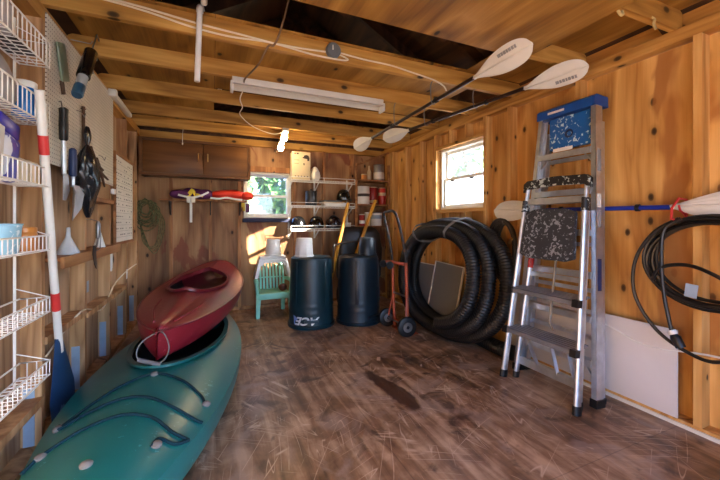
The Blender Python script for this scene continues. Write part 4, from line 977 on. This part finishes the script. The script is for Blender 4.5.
# resample evenly so that the rings of the hose stay regular
acc = [0.]
for a, b in zip(path, path[1:]): acc.append(acc[-1] + (b - a).length)
step = .0068; N = int(acc[-1] / step); rs = []; j = 0
for i in range(N):
    d_ = i * step
    while acc[j + 1] < d_: j += 1
    t_ = (d_ - acc[j]) / max(1e-6, acc[j + 1] - acc[j]); rs.append(path[j].lerp(path[j + 1], t_))
rad = [.068 if (i % 4) in (0, 1) else .0605 for i in range(N)]
hose = thing('corrugated_hose', 'thick black corrugated hose coiled on edge below the right window', 'hose', (2.3, 3.09, 0))
put('hose', MB().tube(rs, rad, 16), M['rubber'], hose, ang=80)
for a, w_ in ((pi / 2 - .26, .03), (pi / 2 + .55, .03)):
    lo = [hp_(a, k * 1.36, k, d_) for k, d_ in ((.405, -.10), (.425, -.175), (.475, -.204), (.53, -.19), (.60, -.13), (.655, -.02), (.662, .06), (.63, .16), (.58, .205), (.50, .205), (.42, .03))]
    m = MB(); pts = [V(p) for p in lo]
    for p, q in zip(pts, pts[1:] + pts[:1]): m.bar(p, q, .035, .004, (p + q) / 2 - HC)
    put('strap', m, M['strap'], hose, label='grey webbing strap')

# ------------------------------------------------------------------ window screens behind the coil
def screen_thing(c0, c1, h, label, lean, tilt_=0.):
    a = V(c0); b = V(c1); ex = (b - a).normalized(); L = (b - a).length; up = (V((lean, 0, 1)).normalized())
    ey = (up + ex * tilt_).normalized(); ex2 = (ex - ey * ex.dot(ey)).normalized(); nrm = ex2.cross(ey)
    t = thing('window_screen', label, 'window screen', a)
    P = lambda u, v, w=0.: a + ex2 * u + ey * v + nrm * w
    m = MB()
    for p, q in (((0, 0), (L, 0)), ((L, 0), (L, h)), ((L, h), (0, h)), ((0, h), (0, 0))): m.bar(P(*p), P(*q), .010, .026, nrm)
    put('frame', m, M['white_paint'], t); m = MB(); m.loft([[P(0, 0, k), P(L, 0, k), P(L, h, k), P(0, h, k)] for k in (-.001, .001)]); put('mesh', m, M['screen'], t)
screen_thing((2.48, 4.15, .012), (2.49, 3.45, .012), .70, 'grey window screen standing behind the left half of the hose coil', .17)
screen_thing((2.455, 3.62, .012), (2.46, 3.10, .012), .76, 'tilted grey window screen standing in the middle of the hose coil', .19, .04)

# ------------------------------------------------------------------ brown black tubing hung right of the window
m = MB(); rnd = random.Random(5)
for i in range(6):
    dy = .02 * i; r0 = .10 + .012 * i
    m.tube([(2.605 - .016 * (i % 3) - .012 * math.sin(a), 2.47 + dy * .4 + r0 * math.cos(a) * (1.0 + .2 * math.sin(a)), .93 + .30 * math.sin(a) + .01 * i + rnd.uniform(-.004, .004)) for a in [2 * pi * j / 40 for j in range(40)]], .012, 8, True)
hb = thing('tube_coil', 'coil of thin dark hose hung on the right wall between the window and the ladders', 'hose', (2.6, 2.47, .62))
put('coil', m, plain('dark_brown_hose', (52, 46, 40), .45), hb); put('brass_end', MB().cyl((2.56, 2.40, 1.05), (2.55, 2.36, 1.10), .014, n=10), M['brass'], hb, label='brass coupling')
one('hook', MB().tube([(2.630, 2.47, 1.25), (2.56, 2.47, 1.235), (2.545, 2.47, 1.26)], .007, 8), M['steel'], 'steel wall hook carrying the coil of thin dark hose', 'hook')

# ------------------------------------------------------------------ kayak paddles
def blade_mesh(root, tip, nrm, L, w, ridge=.008, flute=0):
    d = (V(tip) - V(root)).normalized(); n = V(nrm); n = (n - d * n.dot(d)).normalized(); s = n.cross(d); m = MB(); rings = []
    for i in range(26):
        v = i / 25; ww = w / 2 * (.10 + .90 * math.sin(min(1, v / .62) * pi / 2) ** 1.1) if v < .62 else w / 2 * max(.02, 1 - ((v - .62) / .38) ** 2.6) ** .5
        if v < .12: ww = max(ww, .016)
        th = .007 + .008 * (1 - v); cu = .035 * (v - .5) ** 2
        r = []
        for j in range(64):
            a = 2 * pi * j / 64; x = math.cos(a); y = math.sin(a)
            h_ = th * y * (.3 + .7 * abs(y)) + (ridge * max(0, 1 - abs(x) * 7) * (1 - v * .7) * (1 if y > 0 else -1) if abs(x) < .15 else 0)
            if flute: h_ += .0035 * math.cos(x * 20) * (1 if y > 0 else -1) * min(1, v * 4) * (1 - x * x)
            r.append(V(root) + d * (L * v) + s * (ww * x) + n * (h_ + cu))
        rings.append(r)
    m.loft(rings); return m, d, s, n
def paddle(a, b, label, nrm, shaft, bl=.44, bw=.19, prints=None, rib=.008, flute=0):
    a = V(a); b = V(b); d = (b - a).normalized(); L = (b - a).length
    t = thing('kayak_paddle', label, 'paddle', a)
    put('shaft', MB().tube([a + d * (bl * .93), a + d * (L - bl * .93)], .0155, 14), shaft, t, label='dark shaft' if shaft == M['dark_shaft'] else 'blue shaft')
    for end, dd in ((a + d * bl, a), (b - d * bl, b)):
        m, q, s, n = blade_mesh(end, dd, nrm, bl, bw, rib, flute); bo = put('blade', m, M['blade'], t, label='white blade', ang=60)
        if prints and (dd - b).length < 1e-6:
            pm = MB(); x = .0
            for k, wv in enumerate((.020, .012, .016, .010, .016, .014, .012)):
                u0 = bl * .50 + x; x += wv + .007
                P_ = lambda u, v_: end + q * u + s * (v_ * prints) + n * .002
                o0 = P_(u0, .030); o1 = P_(u0 + wv, .030); o2 = P_(u0 + wv, .052); o3 = P_(u0, .052)
                pm.loft([[p + n * .0 for p in (o0, o1, o2, o3)], [p + n * .0125 for p in (o0, o1, o2, o3)]])
            pm.bm.normal_update(); put('faded_print', pm, M['print'], bo)
    for f in (.36, .64):
        c = a + d * L * f; put('drip_ring', MB().lathe([(.016, -.012), (.024, -.010), (.024, .010), (.016, .012)], c, d, 18), M['rubber'], t)
    return t
paddle((1.655, 4.0, 2.184), (1.762, 1.473, 2.32), 'dark shafted kayak paddle under the joists, the left one, with white blades', (-.66, -.60, -.45), M['dark_shaft'], .47, .165, 1, .014)
paddle((1.911, 3.7, 2.256), (2.359, 1.528, 2.32), 'dark shafted kayak paddle under the joists, nearest the right wall, with white blades', (-.70, -.50, -.50), M['dark_shaft'], .45, .165, -1, .014)
for A_, B_, y, l in (((1.655, 4.0, 2.184), (1.762, 1.473, 2.32), 2.42, 'left paddle near its front blade'), ((1.655, 4.0, 2.184), (1.762, 1.473, 2.32), 3.01, 'middle of the left paddle'),
                     ((1.911, 3.7, 2.256), (2.359, 1.528, 2.32), 2.42, 'right paddle near its front blade'), ((1.911, 3.7, 2.256), (2.359, 1.528, 2.32), 3.01, 'middle of the right paddle')):
    f = (y - A_[1]) / (B_[1] - A_[1]); x = A_[0] + f * (B_[0] - A_[0]); z = A_[2] + f * (B_[2] - A_[2])
    m = MB().tube(spline([(x - .012, y, 2.4395), (x - .028, y, 2.40), (x - .026, y, z + .03), (x - .014, y, z - .018), (x + .012, y, z - .018), (x + .026, y, z + .012)], 6), .004, 6)
    one('hook', m, M['strap'], 'long wire hook holding the ' + l, 'hook')
paddle((2.606, 2.62, 1.36), (2.606, .66, 1.335), 'blue shafted kayak paddle lying level along the right wall behind the ladders', (-1, 0, .25), M['blue_shaft'], .52, .20, None, .012, 1)
for y, l in ((2.20, 'behind the ladders'), (1.12, 'by the black cable coil')):
    one('hook', MB().tube([(2.6285, y, 1.28), (2.60, y, 1.30), (2.56, y, 1.318), (2.545, y, 1.35)], .006, 8), M['red_tape'] if y < 2 else M['steel'], 'hook on the right wall carrying the blue shafted paddle, ' + l, 'hook')

# ------------------------------------------------------------------ black cable coil
cc = thing('cable_coil', 'coil of heavy black cable hung on the right wall with a plug hanging from it', 'cable', (2.57, 1.05, .6))
m = MB(); rnd = random.Random(12)
for i in range(7):
    r0 = .245 + .012 * (i % 4); oy = rnd.uniform(-.012, .012); dx = .015 * i
    m.tube([(2.600 - dx + .010 * math.sin(2 * a + i), .985 + oy + r0 * 1.12 * math.cos(a), 1.035 + oy + (.235 + .008 * (i % 4)) * math.sin(a) - .015 * (i % 3)) for a in [2 * pi * j / 48 for j in range(48)]], .0105, 8, True)
put('coil', m, M['cable'], cc)
put('loose_loop', MB().tube(spline([(2.50, 1.10, 1.27), (2.48, 1.22, 1.18), (2.48, 1.315, 1.0), (2.49, 1.32, .78), (2.50, 1.21, .59), (2.50, 1.05, .50), (2.50, .92, .50), (2.50, .77, .64)], 8), .0105, 8), M['cable'], cc)
put('loose_loop', MB().tube(spline([(2.49, 1.23, .90), (2.48, 1.17, .98), (2.48, 1.06, 1.005), (2.48, .95, .97), (2.49, .83, .89)], 8), .0105, 8), M['cable'], cc)
pe = V((2.50, 1.135, .605))
put('cable_tail', MB().tube(spline([(2.50, 1.09, 1.27), (2.485, 1.165, 1.20), (2.48, 1.175, 1.0), (2.49, 1.165, .80), pe], 8), .0105, 8), M['cable'], cc)
pl = put('plug', MB().tube([pe, pe + V((0, -.012, -.022)), pe + V((0, -.02, -.035)), pe + V((0, -.045, -.085))], [.018, .020, .027, .025], 12), M['black'], cc)
put('plug_collar', MB().cyl(pe + V((0, .002, .004)), pe + V((0, -.010, -.018)), .0215, n=12), M['white'], pl, label='white collar')
put('paper_label', MB().box((2.478, 1.035, .862), (.004, .055, .075), Matrix.Rotation(.1, 3, 'X')), M['foil'], cc, label='pale paper label')
put('tie', MB().tube([(2.628, 1.12, 1.385), (2.545, 1.12, 1.39), (2.47, 1.12, 1.33), (2.465, 1.12, 1.27), (2.54, 1.12, 1.255), (2.628, 1.12, 1.27)], .007, 8, True), M['red_tape'], cc, label='red tie')
one('cable', MB().tube(spline([(2.620, 2.44, .66), (2.620, 2.1, .60), (2.617, 1.6, .515), (2.617, 1.40, .455), (2.622, 1.25, .445), (2.624, 1.10, .47), (2.618, .95, .49), (2.622, .5, .52), (2.622, .2, .5)], 8), .006, 6), M['white'], 'thin white cable sagging along the right wall studs', 'cable')
for i, (pts, l) in enumerate(((((2.08, 1.19, 2.445), (2.085, 1.185, 2.42), (2.10, 1.18, 2.405), (2.12, 1.185, 2.42), (2.12, 1.19, 2.445)), 'nearer the paddles'), (((2.37, 1.18, 2.46), (2.385, 1.165, 2.44), (2.38, 1.165, 2.41), (2.39, 1.16, 2.38)), 'nearer the right wall'))):
    one('rope_end', MB().tube(spline([V(p) + V((0, 0, 0)) for p in pts], 6), .008, 6), M['rope2'], 'loose tan rope hanging at the right eave, ' + l, 'rope')

# ------------------------------------------------------------------ tall step ladder against the right wall
def lad_frame(cx, cy, lean):
    s, c = math.sin(lean), math.cos(lean)
    return lambda u, w, v=0.: V((cx + w * s + v * c, cy - u, w * c - v * s))
def rail(m, P, u0, u1, w0, w1, v0, v1, t):   # slanting flat bar from (u0,w0) to (u1,w1), v0..v1 deep, t thick in u
    m.loft([[P(u - t / 2, w, v0), P(u + t / 2, w, v0), P(u + t / 2, w, v1), P(u - t / 2, w, v1)] for u, w in ((u0, w0), (u1, w1))]); return m
tl = thing('step_ladder', 'tall folded aluminium step ladder with a blue top leaning on the right wall', 'ladder', (2.36, 1.80, 0))
P = lad_frame(2.348, 1.815, math.radians(4.6)); H = 2.10; ub, ut = .325, .215
uu = lambda w: ub + (ut - ub) * w / H
for s_ in (-1, 1):
    m = MB(); rail(m, P, s_ * ub, s_ * ut, .03, H, 0, .004, .034); rail(m, P, s_ * (ub + .015), s_ * (ut + .015), .03, H, 0, .075, .004); rail(m, P, s_ * ub, s_ * ut, .03, H, .071, .075, .034)
    ra = put('front_rail', m, M['alu'], tl); put('foot', MB().loft([[P(s_ * ub + a, w, b) for a, b in ((-.024, -.008), (.024, -.008), (.024, .085), (-.024, .085))] for w in (.002, .06)]) and None or (lambda q: (q.loft([[P(s_ * ub + a, w, b) for a, b in ((-.024, -.008), (.024, -.008), (.024, .085), (-.024, .085))] for w in (.006, .06)]), q)[1])(MB()), M['black'], ra, label='black foot')
    if s_ == 1:
        for w0, w1, mt, nm in ((1.36, 1.46, 'white', 'sticker'), (1.22, 1.34, 'print', 'sticker'), (.78, 1.00, 'navy_grip', 'sticker'), (1.62, 1.78, 'print', 'sticker')):
            q = MB(); rail(q, P, uu(w0) + .018, uu(w1) + .018, w0, w1, .018, .058, .0016); put(nm, q, M[mt], ra)
    m = MB(); rail(m, P, s_ * (ub - .02), s_ * (ut - .01), .02, H - .1, .085, .13, .03); rb = put('rear_rail', m, M['alu'], tl)
    q = MB(); q.loft([[P(s_ * (ub - .02) + a, w, b) for a, b in ((-.02, .08), (.02, .08), (.02, .135), (-.02, .135))] for w in (.012, .05)]); put('foot', q, M['black'], rb, label='black foot')
for k in range(6):
    w = .30 + .300 * k; h = uu(w) - .016
    m = MB(); m.loft([[P(-h, w + q, v) for q, v in ((0, -.004), (.0, .076), (-.008, .076), (-.008, .004), (-.045, .004), (-.045, -.004))], [P(h, w + q, v) for q, v in ((0, -.004), (.0, .076), (-.008, .076), (-.008, .004), (-.045, .004), (-.045, -.004))]])
    put('step', m, M['alu'], tl)
    if k in (4, 5, 0):
        for s_ in (-1, 1): put('step_brace', MB().bar(P(s_ * (h - .005), w - .10, .03), P(s_ * (h - .085), w - .01, .03), .016, .006), M['alu'], tl)
for k in range(5):
    w = .42 + .33 * k; h = uu(w) - .02; m = MB(); rail(m, P, 0, 0, w, w + .03, .09, .11, 2 * h); put('rear_spreader', m, M['alu'], tl)
m = MB(); m.loft([[P(-.235 + .008 * i, w, v) for w, v in sec] + [] for i, sec in ((0, ((H + .0, -.02), (H + .055, -.02), (H + .075, .0), (H + .075, .13), (H + .0, .14))),)] + [[P(.235, w, v) for w, v in ((H + .0, -.02), (H + .055, -.02), (H + .075, .0), (H + .075, .13), (H + .0, .14))]])
tp = put('top_cap', m, M['blue'], tl, label='blue moulded top')
m = MB(); rail(m, P, 0, 0, H - .01, H + .055, -.026, -.018, .46); put('front_lip', m, M['blue'], tp)
q = MB(); rail(q, P, -.06, -.06, H + .016, H + .034, -.0275, -.0255, .14); put('paper_label', q, M['white'], tp, label='white label')
m = MB(); rail(m, P, .035, .02, H - .27, H - .015, .020, .045, .33); sh_ = put('pail_shelf', m, M['blue_spot'], tl, label='blue pail shelf splashed with paint')
put('hole_ring', MB().lathe([(.03, -.001), (.034, .004), (.022, .004), (.018, -.001)], P(.03, H - .16, .019), P(0, 0, -1) - P(0, 0, 0), 20, cap=False), M['navy_grip'], sh_)
q = MB(); rail(q, P, .0, .0, 1.805, 1.833, -.0055, -.0045, .16); put('paper_label', q, M['white'], tl, label='white label on a step')

# ------------------------------------------------------------------ platform ladder in front of it
pt = thing('platform_ladder', 'short folded aluminium platform ladder with black tray leaning in front of the tall one', 'ladder', (2.17, 1.775, 0))
P2 = lad_frame(2.165, 1.785, math.radians(7.6)); H2 = 1.58; ub, ut = .305, .235
u2 = lambda w: ub + (ut - ub) * w / H2
def oval(m, P, s_, w0, w1, off=0., v=0., rx=.018, ry=.030):
    m.loft([[P(s_ * (u2(w) + off) + rx * math.cos(a), w, v + ry * math.sin(a)) for a in [2 * pi * j / 16 for j in range(16)]] for w in (w0, w1)]); return m
for s_ in (-1, 1):
    ra = put('front_rail', oval(MB(), P2, s_, .04, 1.40), M['alu'], pt)
    put('foot', oval(MB(), P2, s_, .004, .06, 0, 0, .023, .036), M['black'], ra, label='black foot')
    rb = put('rear_rail', oval(MB(), P2, s_, .04, 1.36, -.045, .085, .016, .024), M['alu'], pt)
    put('foot', oval(MB(), P2, s_, .014, .06, -.045, .085, .021, .030), M['black'], rb, label='black foot')
    m = MB(); oval(m, P2, s_, 1.34, 1.43, 0, 0, .024, .036); put('rail_joint', m, M['black_spot2'], pt, label='black joint')
    put('handrail_post', oval(MB(), P2, s_, 1.42, 1.56, 0, 0, .013, .018), M['alu'], pt)
put('handrail', (lambda m: (m.loft([[P2(u, w + dw, v) for dw, v in ((-.038, -.022), (.030, -.026), (.036, .02), (-.03, .024))] for u, w in ((-.265, 1.535), (-.235, 1.56), (0, 1.572), (.235, 1.56), (.265, 1.535))]), m)[1])(MB()), M['black_spot2'], pt, label='black handrail splashed with paint')
m = MB(); rail(m, P2, 0, 0, 1.40, 1.445, -.012, .03, 2 * u2(1.42) - .03); put('top_bar', m, M['alu'], pt)
m = MB(); m.loft([[P2(u, w, v) for u, w in ((-.205, 1.33), (-.12, 1.355), (.12, 1.355), (.205, 1.33), (.222, 1.0), (.15, .975), (-.15, .975), (-.225, 1.0))] for v in (-.045, -.015)])
bmesh.ops.bevel(m.bm, geom=m.bm.edges[:], offset=.006, segments=2, affect='EDGES'); tr = put('platform', m, M['black_spot'], pt, label='black folded platform splashed with paint')
for w, nm in ((.72, 'upper'), (.40, 'lower')):
    h = u2(w) - .012; d0, d1, dz = -.075, .06, .0
    m = MB(); m.loft([[P2(sx * h, w + q, v) for q, v in ((.0, -.055), (.008, -.045), (.040, .10), (.030, .105), (-.022, -.045), (-.028, -.055))] for sx in (-1, 1)])
    sp = put('step', m, plain('ribbed_grey_tread', (128, 128, 134), .5, .35, .15), pt, label='grey ribbed step')
    rb = MB()
    for k in range(5):
        v = -.035 + .028 * k; rb.bar(P2(-h, w + .011 + .0062 * k, v), P2(h, w + .011 + .0062 * k, v), .006, .004)
    put('tread_rib', rb, M['alu_matt'], sp)
    for s_ in (-1, 1):
        q = MB(); q.loft([[P2(s_ * (h + a), w + b, v) for b, v in ((.014, -.066), (.014, -.02), (-.036, -.02), (-.036, -.066))] for a in (-.012, .030)]); put('end_cap', q, M['black'], sp, label='black end cap')
for w, v in ((.13, .085), (.84, .085)):
    m = MB(); rail(m, P2, 0, 0, w, w + .06 if w < .5 else w + .035, v - .008, v + .012, 2 * (u2(w) - .05)); put('rear_bar', m, M['alu'], pt)
m = MB(); m.bar(P2(-.07, .17, .085), P2(-.20, .36, .085), .024, .012).bar(P2(.09, .17, .085), P2(.02, .36, .085), .024, .012).bar(P2(.22, .17, .085), P2(.15, .36, .085), .024, .012); put('diagonal_brace', m, M['alu'], pt)
put('lock_rod', MB().tube([P2(.03, 1.0, .04), P2(.01, .52, .06), P2(.04, .47, .06)], .009, 8), M['steel'], pt)
m = MB(); oval(m, P2, -1, .90, .98, -.045, .085, .018, .026); put('red_label', m, M['label_red'], pt, label='red label band')
GROUPS = {'helmet': 'helmets on the wire shelving', 'bucket': 'buckets standing about the back of the room', 'dustbin': 'upturned dark bins', 'kayak': 'kayaks stacked on the floor', 'kayak_paddle': 'kayak paddles with white blades',
          'window_screen': 'window screens behind the hose coil', 'flat_box': 'flat boxes piled on the wire shelf', 'life_vest': 'life vests on the back shelf', 'tree': 'trees outside the windows', 'iron_tongs': 'rusty tongs on the pegboard',
          'can': 'tins on the corner shelves', 'hook': 'wire and steel hooks', 'pipe_end': 'white pipes above the joists', 'rope_end': 'rope ends at the right eave', 'small_box': 'small boxes in the third wire basket', 'peg_hook': 'wire hooks on the pegboard', 'notice_tag': 'small tags along the left wall', 'cable': 'thin pale cables'}
for o in bpy.data.objects:
    k = o.name.split('.')[0]
    if not o.parent and k in GROUPS and 'group' not in o: o['group'] = GROUPS[k]
# ------------------------------------------------------------------ camera and light
cd = bpy.data.cameras.new('camera'); cam = bpy.data.objects.new('camera', cd); C.objects.link(cam)
cd.lens = 343 / 720 * 36; cd.sensor_width = 36; cd.shift_y = -18 / 720; cd.clip_start = .05
cam.location = (0, 0, 1.25); cam.rotation_euler = (pi / 2, 0, -math.atan(148 / 343)); S.camera = cam
w = bpy.data.worlds.new('sky'); S.world = w; w.use_nodes = True; nt = w.node_tree
bg = nt.nodes['Background']; sky = nt.nodes.new('ShaderNodeTexSky'); sky.sky_type = 'NISHITA'; sky.sun_disc = False
sky.sun_elevation = math.radians(24); sky.sun_rotation = math.radians(120); sky.air_density = 1.0; sky.dust_density = 2.5
hs = nt.nodes.new('ShaderNodeMix'); hs.data_type = 'RGBA'; hs.blend_type = 'MULTIPLY'; hs.inputs[0].default_value = 1.; hs.inputs[7].default_value = (.72, .96, 1.42, 1)
nt.links.new(sky.outputs[0], hs.inputs[6]); nt.links.new(hs.outputs[2], bg.inputs[0]); bg.inputs[1].default_value = SKY
sd = bpy.data.lights.new('sun', 'SUN'); sun = bpy.data.objects.new('sun', sd); C.objects.link(sun)
sd.energy = SUN; sd.angle = math.radians(.6); sd.color = (1, .90, .74)
sun.rotation_euler = V((-1.0, 1.0, -.46)).to_track_quat('-Z', 'Y').to_euler(); sun.location = (6, -3, 4)
pd = bpy.data.lights.new('doorway_daylight', 'AREA'); po = bpy.data.objects.new('doorway_daylight', pd); C.objects.link(po)
pd.shape = 'RECTANGLE'; pd.size = XR - XL - 1.1; pd.size_y = 2.2; po.location = (XM - .3, YF - .05, 1.1); po.rotation_euler = (pi / 2, 0, pi)
pd.cycles.is_portal = True
S.view_settings.view_transform = 'Standard'; S.view_settings.look = 'None'; S.view_settings.gamma = 1.; S.view_settings.use_curve_mapping = False
S.view_settings.exposure = EXPO
